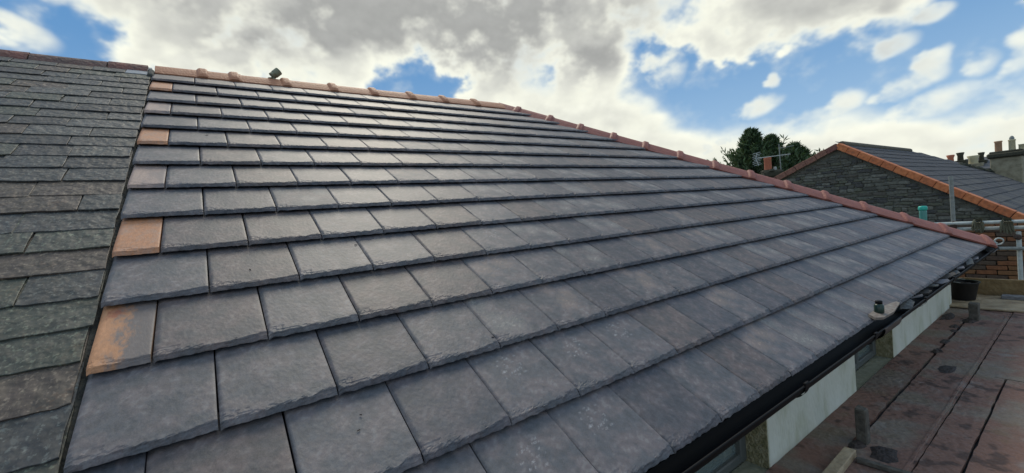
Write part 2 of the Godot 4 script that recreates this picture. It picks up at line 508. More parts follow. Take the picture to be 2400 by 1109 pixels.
# ---------------------------------------------------------------- roof coverings
# one interlocking concrete slate with a riven lower edge; x across, -z up the slope, y out of the roof
func tile_mesh(w, seed_, cut = null):
	var thick := 0.030
	var n1 = noise(seed_, 26.0, 3)
	var n2 = noise(seed_ + 50, 75.0, 3)
	var n3 = noise(seed_ + 90, 5.0, 2)
	var ss := [0.0, 0.003, 0.006, 0.009, 0.012, 0.015, 0.018, 0.022, 0.026, 0.030, 0.034, 0.039, 0.045, 0.052, 0.060, 0.072, 0.1, 0.15, 0.2, 0.26, 0.315, 0.385]
	var xs := [0.0, 0.003, 0.006, 0.010]
	var x = 0.0145
	while x < w - 0.012:
		xs.append(x)
		x += 0.0046 if x < 0.10 else 0.0068
	xs.append_array([w - 0.007, w - 0.003, w])
	var rows := []
	var low := []
	for i in ss.size():
		var row := []
		var lowrow := []
		for j in xs.size():
			var px = xs[j]
			var s = ss[i]
			var base = thick * (1.0 - s / GAUGE)
			var a = n1.get_noise_2d(px, 3.0)
			var b = n2.get_noise_2d(px, s)
			var h = base + 0.0012 * n3.get_noise_2d(px, s) + 0.0004 * b
			var rim = 0.013 + 0.009 * a + 0.002 * b + 0.012 * sm(w - 0.085, w - 0.02, px)   # the hand-dressed lower edge
			if s < rim:
				var q = 1.0 - s / rim
				h -= 0.0125 * (0.3 * sm(0.0, 0.3, q) + 0.7 * q * q) + 0.0015 * b * q
			# flakes split off in thin layers, deepest at the lower left corner
			var zone = 0.014 + 0.012 * n1.get_noise_2d(px, 8.0) + 0.034 * exp(-pow(px / 0.065, 2.0))
			var lay = s / maxf(zone, 0.006) + 0.75 * n1.get_noise_2d(px * 0.55, s * 1.9 + 5.0)
			for e in [1.0, 0.5]:
				if lay < e:
					h -= 0.0013
			var side = 0.008 + 0.011 * n1.get_noise_2d(s * 1.6, 20.0)   # nicked left edge
			if px < side:
				h -= 0.006 * (1.0 - px / maxf(side, 0.002))
			if px > w - 0.004:
				h -= 0.0016 * (px - w + 0.004) / 0.004
			var sx = px
			var sz = s
			if i == 0:
				sz += 0.0035 * n1.get_noise_2d(px, 40.0)
			if cut:
				sx = minf(px, maxf(cut.x - cut.y * s, 0.0))
			row.append(Vector3(sx, h + 0.003, -sz))
			lowrow.append(Vector3(sx, base - thick + (0.015 if i < 12 else 0.0015), -sz - (0.006 if i == 0 else 0.0)))
		rows.append(row)
		low.append(lowrow)
	var st = new_st()
	for i in ss.size() - 1:
		st.set_smooth_group(-1 if i < 12 else 1)
		for j in xs.size() - 1:
			for k in [[i, j], [i + 1, j], [i + 1, j + 1], [i, j], [i + 1, j + 1], [i, j + 1]]:
				st.set_uv(Vector2(xs[k[1]] / w, ss[k[0]] / 0.385))
				st.add_vertex(rows[k[0]][k[1]])
	st.set_smooth_group(3)
	var lst = ss.size() - 1
	var wall := func(p, q, c, d, mid):
		st.set_uv(Vector2(clampf(p.x / w, 0, 1), 0.01))
		quad_out(st, p, q, c, d, mid)
	var mid := Vector3(w * 0.5, -0.004, -0.19)
	for j in xs.size() - 1:
		wall.call(rows[0][j], rows[0][j + 1], low[0][j + 1], low[0][j], mid)
	st.set_smooth_group(-1)
	for i in lst:
		wall.call(rows[i][0], rows[i + 1][0], low[i + 1][0], low[i][0], mid)
		var e = xs.size() - 1
		wall.call(rows[i][e], rows[i + 1][e], low[i + 1][e], low[i][e], mid)
	for e in [[0, 11], [11, 12], [12, lst]]:
		wall.call(low[e[0]][0], low[e[0]][-1], low[e[1]][-1], low[e[1]][0], mid + Vector3(0, 0.3, 0))
	return finish(st, true)

func tile_slope(house, inv):
	var st = new_st()
	var d := -0.034
	add_slab(st, [on_roof(0.0, 0.02, d), on_roof(7.9, 0.02, d), on_roof(3.727, SLOPE_TOP, d), on_roof(0.0, SLOPE_TOP, d)], on_roof(0, 0, -0.03))
	var slope = piece("roof_slope", st, M.batten, house, inv)
	slope.set_meta("label", "front slope of slate-grey concrete tiles with riven edges")
	var full := []
	for i in 5:
		full.append(tile_mesh(TILE_W - 0.0045, 100 + i * 3))
	var halves := [tile_mesh(TILE_W * 0.475 - 0.0045, 140), tile_mesh(TILE_W * 0.475 - 0.0045, 147)]
	var edge := [tile_mesh(TILE_W * 0.974 - 0.0045, 160), tile_mesh(TILE_W * 0.974 - 0.0045, 163)]
	var first := {1: "grey", 3: "burnt", 5: "orange", 7: "beige", 9: "orange2", 11: "beige", 13: "orange"}
	for k in 15:
		var s = k * GAUGE
		var x = 0.0
		var lim = 7.93 - 0.894 * s
		var i = 0
		while x < lim - 0.02:
			var w = TILE_W
			var mesh = full[rng.randi() % 5]
			var mat = M.tile[rng.randi() % M.tile.size()]
			if i == 0:
				if k % 2 == 1:
					w = TILE_W * 0.475
					mesh = halves[rng.randi() % 2]
					mat = M.first_tile[first[k]]
				else:
					w = TILE_W * 0.974
					mesh = edge[rng.randi() % 2]
			elif rng.randf() < clampf(0.10 + (x - 1.0) * 0.09, 0.06, 0.42):
				mat = M.tile_dusty[rng.randi() % M.tile_dusty.size()]
			elif x > 1.2 and rng.randf() < clampf(0.03 + x * 0.03, 0.0, 0.2):
				mat = M.tile_peach[rng.randi() % M.tile_peach.size()]
			if (k == 1 and absf(x - 1.0) < 0.15) or (k == 1 and absf(x - 1.59) < 0.15) or (k == 0 and absf(x - 1.30) < 0.15) or (k == 1 and absf(x - 1.3) < 0.15) or (k == 0 and absf(x - 1.0) < 0.15) or (k == 4 and absf(x - 1.6) < 0.15):
				mat = M.tile_print[i % 2]
			if (k == 7 and absf(x - 1.33) < 0.15) or (k == 0 and absf(x - 2.48) < 0.15) or (k == 3 and absf(x - 2.55) < 0.15):
				mat = M.tile_peach[i % M.tile_peach.size()]
			if (k == 2 and absf(x - 1.17) < 0.15):
				mat = M.tile_dusty[0]
			if x + w > lim - 0.894 * 0.385:
				mesh = tile_mesh(TILE_W - 0.0045, 200 + k * 4 + i, Vector2(lim - x, 0.894))
			var b := Basis(Vector3.RIGHT, PITCH + rng.randf_range(-0.004, 0.003)) * Basis(Vector3.UP, rng.randf_range(-0.0045, 0.0045))
			part("roof_tile", mesh, mat, slope, Transform3D(b, on_roof(x + rng.randf_range(0.0, 0.0012), s + rng.randf_range(-0.0015, 0.0015), 0.0015)))
			x += w
			i += 1

# a capping tile along +x whose top line lies on y = 0; collar makes the raised band at its end
func cap_mesh(length, half, drop, power, collar, seed_):
	var n = noise(seed_, 6.0, 2)
	var secs := [[0.0, 0.0], [length * 0.5, 0.0], [length, 0.0]]
	if collar:
		secs = [[0.0, 0.0], [length - 0.105, 0.0], [length - 0.088, 0.017], [length - 0.075, 0.022], [length - 0.035, 0.022], [length - 0.022, 0.017], [length - 0.018, 0.004], [length, 0.003]]
	var outer := []
	var inner := []
	var seg := 14
	for c in secs:
		var o := []
		var q := []
		for k in seg + 1:
			var t = -1.0 + 2.0 * k / seg
			var y = -drop * pow(absf(t), power)
			var z = half * t
			var nrm := Vector2(t * drop * 2.2, half).normalized()
			var g = c[1] * (1.0 if absf(t) < 0.99 else 0.55)
			var wob = 0.002 * n.get_noise_2d(c[0] * 2.0, t)
			o.append(Vector3(c[0], y + nrm.y * (g + wob), z + nrm.x * (g + wob)))
			q.append(Vector3(c[0], y - 0.016, z * 0.93))
		outer.append(o)
		inner.append(q)
	var st = new_st()
	for i in secs.size() - 1:
		for k in seg:
			st.set_smooth_group(i)
			quad_out(st, outer[i][k], outer[i][k + 1], outer[i + 1][k + 1], outer[i + 1][k], Vector3(outer[i][k].x, -0.3, 0))
			st.set_smooth_group(-1)
			quad_out(st, inner[i][k], inner[i][k + 1], inner[i + 1][k + 1], inner[i + 1][k], Vector3(outer[i][k].x, 0.6, 0))
		for k in [0, seg]:
			quad_out(st, outer[i][k], inner[i][k], inner[i + 1][k], outer[i + 1][k], Vector3(outer[i][k].x, 0.2, 0))
	for e in [0, secs.size() - 1]:
		for k in seg:
			quad_out(st, outer[e][k], outer[e][k + 1], inner[e][k + 1], inner[e][k], Vector3(length * 0.5, 0, 0))
	return finish(st)

func along(from, to):
	var x = (to - from).normalized()
	var z = x.cross(Vector3.UP).normalized()
	return Transform3D(Basis(x, z.cross(x), z), from)

func caps(parent, called, from, to, stops, half, drop, power, mats, plain_last, lap):
	var dir = (to - from)
	var len_ = dir.length()
	var u = dir / len_
	for i in stops.size() - 1:
		var a = stops[i] * len_ - (lap if i > 0 else 0.0)
		var b = stops[i + 1] * len_
		var t = along(from + u * a, to)
		t.basis = t.basis * Basis(Vector3.RIGHT, rng.randf_range(-0.012, 0.012))
		t.origin += Vector3(0, 0.002 * (i % 2) + rng.randf_range(-0.002, 0.002), 0)
		part(called, cap_mesh(b - a, half, drop, power, not (plain_last and i == stops.size() - 2), 300 + i), mats[rng.randi() % mats.size()], parent, t)

func new_house():
	var base := Vector3(3.6, -3.2, -4.0)
	var inv = at(-base)
	var h = thing("house", base, "white rendered house under a newly tiled slate-grey hip roof", "house")
	tile_slope(h, inv)
	# the slopes behind
	var st = new_st()
	var a := Vector3(3.727, 2.40, RIDGE_Z)
	var lowy := -0.04
	add_slab(st, [a, Vector3(7.93, lowy, -0.02), Vector3(7.93, lowy, -8.08)], Vector3(-0.02, -0.05, 0))
	piece("hip_slope", st, M.far_slate, h, inv)
	st = new_st()
	add_slab(st, [Vector3(0, 2.40, RIDGE_Z - 0.005), a - Vector3(0, 0, 0.005), Vector3(7.9, lowy, -8.1), Vector3(0, lowy, -8.1)], Vector3(0, -0.05, 0.02))
	piece("rear_slope", st, M.far_slate, h, inv)
	# ridge
	st = new_st()
	add_slab(st, [Vector3(0.02, 2.35, RIDGE_Z + 0.11), Vector3(3.72, 2.35, RIDGE_Z + 0.11), Vector3(3.72, 2.435, RIDGE_Z), Vector3(0.02, 2.435, RIDGE_Z)], Vector3(0, -0.05, -0.03))
	var ridge = piece("ridge_bedding", st, M.mortar_dark, h, inv)
	ridge.set_meta("label", "ridge of terracotta capping tiles with sunlight put into their pale colour and raised collars")
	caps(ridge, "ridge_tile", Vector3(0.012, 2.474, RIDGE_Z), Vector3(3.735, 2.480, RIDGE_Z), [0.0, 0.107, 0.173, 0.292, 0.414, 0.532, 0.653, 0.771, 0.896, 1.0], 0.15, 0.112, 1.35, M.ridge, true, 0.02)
	# hip
	var p0 := Vector3(3.725, 2.490, RIDGE_Z)
	var p1 := Vector3(7.96, 0.102, 0.012)
	st = new_st()
	var dn := Vector3(0, -0.055, 0)
	add_slab(st, [p0 + dn + Vector3(-0.08, -0.05, 0.08), p0 + dn, p1 + dn, p1 + dn + Vector3(-0.08, -0.05, 0.08)], Vector3(0, -0.03, 0))
	var hip = piece("hip_bedding", st, M.mortar_dark, h, inv)
	hip.set_meta("label", "hip of the same capping tiles with duller light put into their red-brown colour")
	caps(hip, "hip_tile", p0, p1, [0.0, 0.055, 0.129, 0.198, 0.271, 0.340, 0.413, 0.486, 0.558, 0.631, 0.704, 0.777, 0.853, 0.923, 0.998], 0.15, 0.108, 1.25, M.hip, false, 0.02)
	# scrolled hip iron
	st = new_st()
	var pts := [Vector3(7.85, 0.0, -0.06), Vector3(7.98, 0.01, 0.04)]
	for i in 15:
		var t = i / 14.0
		var r = 0.042 - 0.014 * t
		var an = -1.9 + t * 6.2
		pts.append(Vector3(8.01 + 0.4 * r * cos(an), 0.062 + r * sin(an), 0.075 + r * cos(an)))
	add_tube(st, pts, 0.0085, 8)
	piece("hip_iron", st, M.galv_bright, h, inv)
	# vent pipe in the ridge
	st = new_st()
	add_tube(st, [Vector3(0.93, 2.40, RIDGE_Z), Vector3(0.925, 2.475, RIDGE_Z), Vector3(0.932, 2.50, RIDGE_Z), Vector3(0.992, 2.553, RIDGE_Z)], [0.036, 0.036, 0.036, 0.036], 18)
	add_tube(st, [Vector3(0.955, 2.520, RIDGE_Z), Vector3(0.998, 2.559, RIDGE_Z)], [0.039, 0.039], 18, false)
	add_tube(st, [Vector3(0.994, 2.555, RIDGE_Z), Vector3(0.96, 2.525, RIDGE_Z)], [0.031, 0.031], 18, true)
	var vent = piece("vent_pipe", st, M.vent, h, inv)
	vent.set_meta("label", "short olive-grey elbow pipe standing out of the ridge")
	# eaves: fascia, soffit, gutter
	st = new_st()
	add_box(st, at(Vector3(3.2, -0.08, -0.068)), Vector3(9.4, 0.13, 0.022), 0.002)
	piece("fascia", st, M.fascia, h, inv)
	st = new_st()
	add_box(st, at(Vector3(3.2, -0.152, -0.15)), Vector3(9.4, 0.012, 0.14), 0.001)
	piece("soffit", st, M.fascia, h, inv)
	gutter(h, inv)
	# walls
	for w in [[-1.5, 1.2], [2.55, 3.867], [4.774, 7.05]]:
		st = new_st()
		add_box(st, at(Vector3((w[0] + w[1]) * 0.5, -1.68, -0.325)), Vector3(w[1] - w[0], 3.04, 0.25), 0.006)
		var pier = piece("wall", st, M.render, h, inv)
		if w[0] > 0.0:
			st = new_st()
			add_box(st, at(Vector3(w[0] - 0.004, -0.40, -0.262)), Vector3(0.008, 0.49, 0.118), 0.001)
			piece("window_reveal", st, M.roughcast, pier)
	for w in [[1.2, 2.55], [3.867, 4.774]]:
		var cx = (w[0] + w[1]) * 0.5
		var wd = w[1] - w[0]
		st = new_st()
		add_box(st, at(Vector3(cx, -1.92, -0.34)), Vector3(wd, 2.56, 0.22), 0.002)
		piece("apron_wall", st, M.render, h, inv)
		st = new_st()
		add_box(st, at(Vector3(cx, -0.615, -0.265)), Vector3(wd - 0.004, 0.05, 0.12), 0.006)
		piece("sill", st, M.sill, h, inv)
		var win := Node3D.new()
		st = new_st()
		for e in [-1, 1]:
			add_box(st, at(Vector3(cx + e * (wd * 0.5 - 0.04), -0.37, -0.335)), Vector3(0.06, 0.42, 0.05), 0.006)
		add_box(st, at(Vector3(cx, -0.37, -0.336)), Vector3(0.05, 0.42, 0.045), 0.006)
		add_box(st, at(Vector3(cx, -0.182, -0.337)), Vector3(wd - 0.02, 0.05, 0.044), 0.006)
		add_box(st, at(Vector3(cx, -0.558, -0.337)), Vector3(wd - 0.02, 0.05, 0.044), 0.006)
		var frame = piece("window", st, M.window_frame, h, inv)
		for e in [-1, 1]:
			st = new_st()
			add_box(st, at(Vector3(cx + e * wd * 0.25, -0.37, -0.34)), Vector3(wd * 0.5 - 0.05, 0.36, 0.005), 0.0005)
			piece("pane", st, M.glass, frame)
		st = new_st()
		add_box(st, at(Vector3(cx, -0.37, -0.60)), Vector3(wd, 0.5, 0.02), 0.001)
		piece("dark_backing", st, M.dark_backing, h, inv)  # added dark sheet that stands in for the dark room behind the panes
		win.free()
	st = new_st()
	add_box(st, at(Vector3(6.93, -1.68, -4.2)), Vector3(0.24, 3.04, 7.4), 0.006)
	piece("side_wall", st, M.render, h, inv)
	st = new_st()
	add_box(st, at(Vector3(2.7, -1.68, -7.9)), Vector3(8.2, 3.04, 0.25), 0.006)
	piece("rear_wall", st, M.render, h, inv)

func gutter(h, inv):
	var cy := -0.010
	var cz := 0.008
	var trough := func(r, t, x0, x1, a0, a1):
		var st = new_st()
		var seg := 16
		for ring in [r, r - t]:
			st.set_smooth_group(1 if ring == r else 2)
			for k in seg:
				var p := []
				for e in [[x0, k], [x0, k + 1], [x1, k + 1], [x1, k]]:
					var an = lerpf(a0, a1, float(e[1]) / seg)
					p.append(Vector3(e[0], cy - sin(an) * ring, cz + cos(an) * ring))
				var mid := Vector3((x0 + x1) * 0.5, cy, cz) if ring == r else Vector3((x0 + x1) * 0.5, cy - r * 3.0, cz)
				quad_out(st, p[0], p[1], p[2], p[3], mid)
		st.set_smooth_group(-1)
		for an in [a0, a1]:
			var d := Vector3(0, -sin(an), cos(an))
			var c := Vector3(0, cy, cz)
			quad_out(st, c + d * r + Vector3(x0, 0, 0), c + d * (r - t) + Vector3(x0, 0, 0), c + d * (r - t) + Vector3(x1, 0, 0), c + d * r + Vector3(x1, 0, 0), Vector3(x0, cy - 0.1, cz))
		return st
	var st = trough.call(0.057, 0.003, -1.5, 7.97, 0.0, PI)
	add_tube(st, [Vector3(-1.5, cy + 0.001, cz + 0.0575), Vector3(7.97, cy + 0.001, cz + 0.0575)], 0.0042, 8)
	var g = piece("gutter", st, M.black_plastic, h, inv)
	g.set_meta("label", "black half-round plastic gutter under the tile edge")
	for x in [0.4, 1.36, 2.34, 3.30, 4.45, 5.45, 6.45, 7.4]:
		st = trough.call(0.0635, 0.005, x - 0.02, x + 0.02, -0.12, PI * 0.98)
		add_box(st, at(Vector3(x, cy + 0.010, cz + 0.059)), Vector3(0.038, 0.012, 0.012), 0.003)
		piece("bracket", st, M.black_plastic, g)
	st = trough.call(0.068, 0.009, 3.44, 3.78, -0.05, PI * 0.96)
	piece("union", st, M.brown_plastic, g)
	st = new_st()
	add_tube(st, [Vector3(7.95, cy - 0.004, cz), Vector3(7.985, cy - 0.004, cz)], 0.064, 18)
	piece("stop_end", st, M.stop_end_glint, g)

func slate_mesh(w, r, length = 0.33, thick = 0.0065):
	var st = new_st()
	var rim := []
	var n := 9
	for i in n:
		var t = float(i) / (n - 1)
		rim.append(Vector2(t * w, r.randf_range(-0.003, 0.003) + (r.randf_range(-0.002, 0.007) if (i == 0 or i == n - 1) else 0.0)))
	for k in [0.08, 0.16]:
		rim.append(Vector2(w + r.randf_range(-0.004, 0.002), k))
	rim.append(Vector2(w, length))
	rim.append(Vector2(0, length))
	for k in [0.16, 0.08]:
		rim.append(Vector2(r.randf_range(-0.002, 0.004), k))
	var high = func(s): return 2.0 * thick * (1.0 - s / 0.314)
	var mid := Vector2(w * 0.5, 0.11)
	var tops := []
	var bots := []
	var ins := []
	for p in rim:
		tops.append(Vector3(p.x, high.call(p.y) - 0.0008, -p.y))
		bots.append(Vector3(p.x, high.call(p.y) - thick, -p.y))
		var q = p + (mid - p).normalized() * 0.002
		ins.append(Vector3(q.x, high.call(q.y) + r.randf_range(-0.0008, 0.0008), -q.y))
	var c := Vector3(mid.x, high.call(mid.y) + 0.001, -mid.y)
	var below := Vector3(mid.x, -0.2, -mid.y)
	var core := Vector3(mid.x, high.call(mid.y) - thick * 0.5, -mid.y)
	for i in rim.size():
		var k = (i + 1) % rim.size()
		tri_out(st, c, ins[i], ins[k], below)
		quad_out(st, ins[i], ins[k], tops[k], tops[i], below)
		quad_out(st, tops[i], tops[k], bots[k], bots[i], core)
	return finish(st)

func old_house():
	var base := Vector3(-1.6, -3.2, -4.0)
	var inv = at(-base)
	var h = thing("terraced_house", base, "adjoining old house with weathered grey natural slates and dark ridge", "house")
	var st = new_st()
	add_slab(st, [on_roof(-3.2, 0.0, -0.004), on_roof(-0.035, 0.0, -0.004), on_roof(-0.035, SLOPE_TOP - 0.02, -0.004), on_roof(-3.2, SLOPE_TOP - 0.02, -0.004)], on_roof(0, 0, -0.05))
	var slope = piece("roof_slope", st, M.batten, h, inv)
	var r := RandomNumberGenerator.new()
	r.seed = 5
	var s = 0.04
	var k = 0
	while s < 4.5:
		var g = 0.157 + r.randf_range(-0.006, 0.006)
		var x = -0.004 - r.randf_range(0.0, 0.012)
		var i = 0
		while x > -1.75:
			var w = r.randf_range(0.17, 0.31)
			if i == 0:
				w = r.randf_range(0.1, 0.24) if k % 2 == 0 else r.randf_range(0.22, 0.32)
			var tilt := Basis(Vector3.RIGHT, PITCH + r.randf_range(-0.006, 0.006)) * Basis(Vector3.UP, r.randf_range(-0.012, 0.012)) * Basis(Vector3.BACK, r.randf_range(-0.008, 0.008))
			var mat = M.slate[r.randi() % M.slate.size()]
			if k == 28 and i == 0:
				mat = M.slate_pale
			part("slate", slate_mesh(w - r.randf_range(0.0015, 0.0045), r), mat, slope, Transform3D(tilt, on_roof(x - w, s + r.randf_range(-0.008, 0.006), r.randf_range(0.0, 0.004))))
			x -= w
			i += 1
		s += g
		k += 1
	# mortar and lead where the two coverings meet
	st = new_st()
	var n = noise(8, 5.0, 3)
	var prev := []
	for j in 90:
		var t = j / 89.0 * (SLOPE_TOP - 0.05)
		var e = 0.006 * n.get_noise_2d(t, 1.0)
		var row := [on_roof(-0.045 + 1.4 * e, t, -0.008), on_roof(-0.034 + e, t, -0.002 + e), on_roof(-0.016 + e, t, -0.010 + e), on_roof(-0.001, t, -0.020)]
		if prev:
			for q in 3:
				quad_out(st, prev[q], prev[q + 1], row[q + 1], row[q], on_roof(-0.03, t, -0.3))
		prev = row
	piece("mortar_joint", st, M.mortar_joint, h, inv)
	# ridge
	st = new_st()
	add_slab(st, [Vector3(-3.2, 2.33, RIDGE_Z + 0.12), Vector3(-0.03, 2.33, RIDGE_Z + 0.12), Vector3(-0.03, 2.42, RIDGE_Z), Vector3(-3.2, 2.42, RIDGE_Z)], Vector3(0, -0.05, -0.03))
	var ridge = piece("ridge_bedding", st, M.mortar_dark, h, inv)
	var ends := [-0.03, -0.29, -0.74, -1.19, -1.64, -2.09, -2.54, -3.0]
	for j in ends.size() - 1:
		part("ridge_tile", cap_mesh(ends[j] - ends[j + 1] - 0.008, 0.135, 0.115, 2.0, false, 400 + j), M.old_ridge[j % 2], ridge, at(Vector3(ends[j + 1], 2.462 + r.randf_range(-0.003, 0.004), RIDGE_Z)))
	st = new_st()
	add_box(st, Transform3D(Basis(Vector3.RIGHT, PITCH), on_roof(-0.012, 4.53, 0.012)), Vector3(0.04, 0.04, 0.2), 0.015, 0.05, r)
	piece("mortar_lump", st, M.mortar_joint, h, inv)
	st = new_st()
	add_slab(st, [Vector3(-3.2, 2.40, RIDGE_Z - 0.01), Vector3(-0.03, 2.40, RIDGE_Z - 0.01), Vector3(-0.03, -0.04, -8.1), Vector3(-3.2, -0.04, -8.1)], Vector3(0, -0.05, 0.02))
	piece("rear_slope", st, M.far_slate, h, inv)
	for z in [-0.325, -7.9]:
		st = new_st()
		add_box(st, at(Vector3(-2.36, -1.68, z)), Vector3(1.68, 3.04, 0.25), 0.006)
		piece("wall", st, M.render, h, inv)

# ---------------------------------------------------------------- the flat roof and what lies on it
func felt_sheet(parent, x0, x1, z0, z1, y, seed_, rough_edge):
	var n = noise(seed_, 1.6, 4)
	var e = noise(seed_ + 3, 9.0, 4)
	var nx = int((x1 - x0) / 0.07)
	var nz = maxi(int((z1 - z0) / 0.05), 3)
	var st = new_st()
	var g := []
	for i in nx + 1:
		var row := []
		var x = lerpf(x0, x1, float(i) / nx)
		for j in nz + 1:
			var t = float(j) / nz
			var z = lerpf(z0 + 0.006 * e.get_noise_2d(x, 0.0), z1 + rough_edge * e.get_noise_2d(x, 7.0), t)
			row.append(Vector3(x, y + 0.004 * n.get_noise_2d(x, z) + 0.002 * e.get_noise_2d(x * 0.7, z), z))
		g.append(row)
	st.set_smooth_group(1)
	for i in nx:
		for j in nz:
			quad_out(st, g[i][j], g[i][j + 1], g[i + 1][j + 1], g[i + 1][j], g[i][j] - Vector3(0, 1, 0))
	st.set_smooth_group(-1)
	var d := Vector3(0, -0.02, 0)
	for i in nx:
		for j in [0, nz]:
			quad_out(st, g[i][j], g[i + 1][j], g[i + 1][j] + d, g[i][j] + d, (g[i][nz / 2] + g[i + 1][nz / 2]) * 0.5)
	for i in [0, nx]:
		for j in nz:
			quad_out(st, g[i][j], g[i][j + 1], g[i][j + 1] + d, g[i][j] + d, g[nx / 2][j])
	return piece("felt_sheet", st, M.felt, parent)

func lump(st, at_, size, r):
	# a torn, flattened scrap: irregular rim, domed top
	var n = 10
	var rim := []
	for i in n:
		var a = TAU * i / n
		var k = r.randf_range(0.6, 1.1)
		rim.append(at_ + Vector3(cos(a) * size.x * k, 0, sin(a) * size.z * k))
	var top = at_ + Vector3(r.randf_range(-0.2, 0.2) * size.x, size.y, r.randf_range(-0.2, 0.2) * size.z)
	var up := []
	for i in n:
		up.append(r.randf_range(0.2, 0.6))
	for i in n:
		var a = rim[i]
		var b = rim[(i + 1) % n]
		var ma = a.lerp(top, 0.45) + Vector3(0, size.y * up[i], 0)
		var mb = b.lerp(top, 0.45) + Vector3(0, size.y * up[(i + 1) % n], 0)
		quad_out(st, a, b, mb, ma, at_ - Vector3(0, 0.3, 0))
		tri_out(st, ma, mb, top, at_ - Vector3(0, 0.3, 0))

func flat_roof():
	var st = new_st()
	add_box(st, at(Vector3(2.6, FLAT_Y - 0.105, 1.25)), Vector3(10.3, 0.16, 2.9), 0.004)
	var slab := MeshInstance3D.new()
	slab.name = "flat_roof"
	slab.mesh = finish(st)
	slab.material_override = M.bitumen
	slab.set_meta("kind", "structure")
	add_child(slab)
	felt_sheet(slab, -2.5, 7.72, -0.198, -0.012, FLAT_Y - 0.004, 11, 0.012)
	felt_sheet(slab, -2.5, 7.72, 0.008, 0.255, FLAT_Y, 12, 0.003)
	felt_sheet(slab, -2.5, 4.66, 0.262, 0.402, FLAT_Y + 0.003, 13, 0.006)
	felt_sheet(slab, 4.67, 7.72, 0.264, 0.9, FLAT_Y + 0.003, 14, 0.006)
	felt_sheet(slab, -2.5, 4.655, 0.414, 0.9, FLAT_Y + 0.004, 15, 0.006)
	felt_sheet(slab, -2.5, 7.72, 0.906, 1.75, FLAT_Y + 0.001, 16, 0.006)
	felt_sheet(slab, -2.5, 7.72, 1.756, 2.68, FLAT_Y + 0.003, 17, 0.006)
	var r := RandomNumberGenerator.new()
	r.seed = 9
	# raised seam beside the second lap
	st = new_st()
	var prev := []
	var e = noise(91, 3.0, 3)
	for i in 120:
		var x = 2.4 + i * 0.0362
		var w = 0.010 + 0.004 * e.get_noise_2d(x, 0)
		var z = 0.236 + 0.006 * e.get_noise_2d(x * 0.4, 4)
		var row := [Vector3(x, FLAT_Y - 0.004, z - w), Vector3(x, FLAT_Y + 0.007, z - w * 0.5), Vector3(x, FLAT_Y + 0.007, z + w * 0.5), Vector3(x, FLAT_Y - 0.004, z + w)]
		if prev:
			for q in 3:
				quad_out(st, prev[q], prev[q + 1], row[q + 1], row[q], Vector3(x, -2, z))
		prev = row
	piece("felt_seam", st, M.felt, slab)
	# scraps and tar along the first lap
	for s in [[6.05, -0.04, 0.10, 0.035, 0.022, "torn scrap of dark felt beside the white wall corner"], [5.88, -0.02, 0.06, 0.03, 0.016, "small dark felt crumb next to the torn scrap"], [5.45, -0.01, 0.10, 0.04, 0.012, "flat dark tar scrap between the two felt crumbs"], [5.12, 0.0, 0.07, 0.04, 0.03, "brown felt lump lying on the lap of the flat roof"]]:
		st = new_st()
		lump(st, Vector3.ZERO, Vector3(s[2], s[4] * 0.6, s[3]), r)
		single("felt_scrap", st, M.tar, Vector3(s[0], FLAT_Y - 0.002, s[1]), s[5], "scrap", "felt scraps on the flat roof")
	st = new_st()
	lump(st, Vector3.ZERO, Vector3(0.13, 0.006, 0.055), r)
	single("tar_or_shadow_patch", st, M.tar, Vector3(4.68, FLAT_Y + 0.001, 0.125), "dark blob of tar smeared on the brown felt", "tar patch")
	st = new_st()
	lump(st, Vector3.ZERO, Vector3(0.2, 0.022, 0.06), r)
	single("felt_heap", st, M.tar, Vector3(6.45, FLAT_Y - 0.002, -0.14), "heap of torn dark felt at the foot of the white wall", "felt heap")
	# short weathered posts
	st = new_st()
	add_box(st, Transform3D(Basis(Vector3.BACK, 0.03), Vector3(0, 0.09, 0)), Vector3(0.06, 0.2, 0.05), 0.006, 0.03, r)
	single("timber_post", st, M.grey_wood, Vector3(3.13, FLAT_Y, 0.03), "short grey weathered post stub standing near the pale batten", "post", "post stubs on the flat roof")
	st = new_st()
	add_box(st, Transform3D(Basis(Vector3.BACK, -0.04), Vector3(0, 0.08, 0)), Vector3(0.085, 0.18, 0.07), 0.006, 0.03, r)
	single("timber_post", st, M.grey_wood, Vector3(6.42, FLAT_Y, 0.05), "short grey post stub standing just below the black bucket", "post", "post stubs on the flat roof")
	st = new_st()
	lump(st, Vector3.ZERO, Vector3(0.1, 0.024, 0.06), r)
	single("felt_scrap", st, M.tar, Vector3(6.33, FLAT_Y - 0.002, 0.03), "crumpled dark felt round the post below the bucket", "scrap", "felt scraps on the flat roof")
	st = new_st()
	lump(st, Vector3.ZERO, Vector3(0.07, 0.02, 0.045), r)
	single("felt_scrap", st, M.tar, Vector3(3.07, FLAT_Y - 0.002, 0.02), "crumpled dark felt at the foot of the nearer post stub", "scrap", "felt scraps on the flat roof")
	# battens left over at the near end
	st = new_st()
	add_box(st, Transform3D(Basis(Vector3.UP, 0.02), Vector3(0, 0.022, 0)), Vector3(0.62, 0.04, 0.05), 0.003, 0.01, r)
	single("timber_batten", st, M.pale_wood, Vector3(2.62, FLAT_Y + 0.001, 0.035), "pale yellow sawn batten lying along the felt lap", "batten", "battens on the flat roof")
	st = new_st()
	add_box(st, Transform3D(Basis(Vector3.UP, -1.47), Vector3(0, 0.012, 0)), Vector3(0.34, 0.022, 0.028), 0.003, 0.01, r)
	single("timber_batten", st, M.grey_wood, Vector3(2.905, FLAT_Y + 0.002, 0.235), "thin grey batten lying across from the pale yellow one", "batten", "battens on the flat roof")
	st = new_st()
	lump(st, Vector3.ZERO, Vector3(0.11, 0.012, 0.07), r)
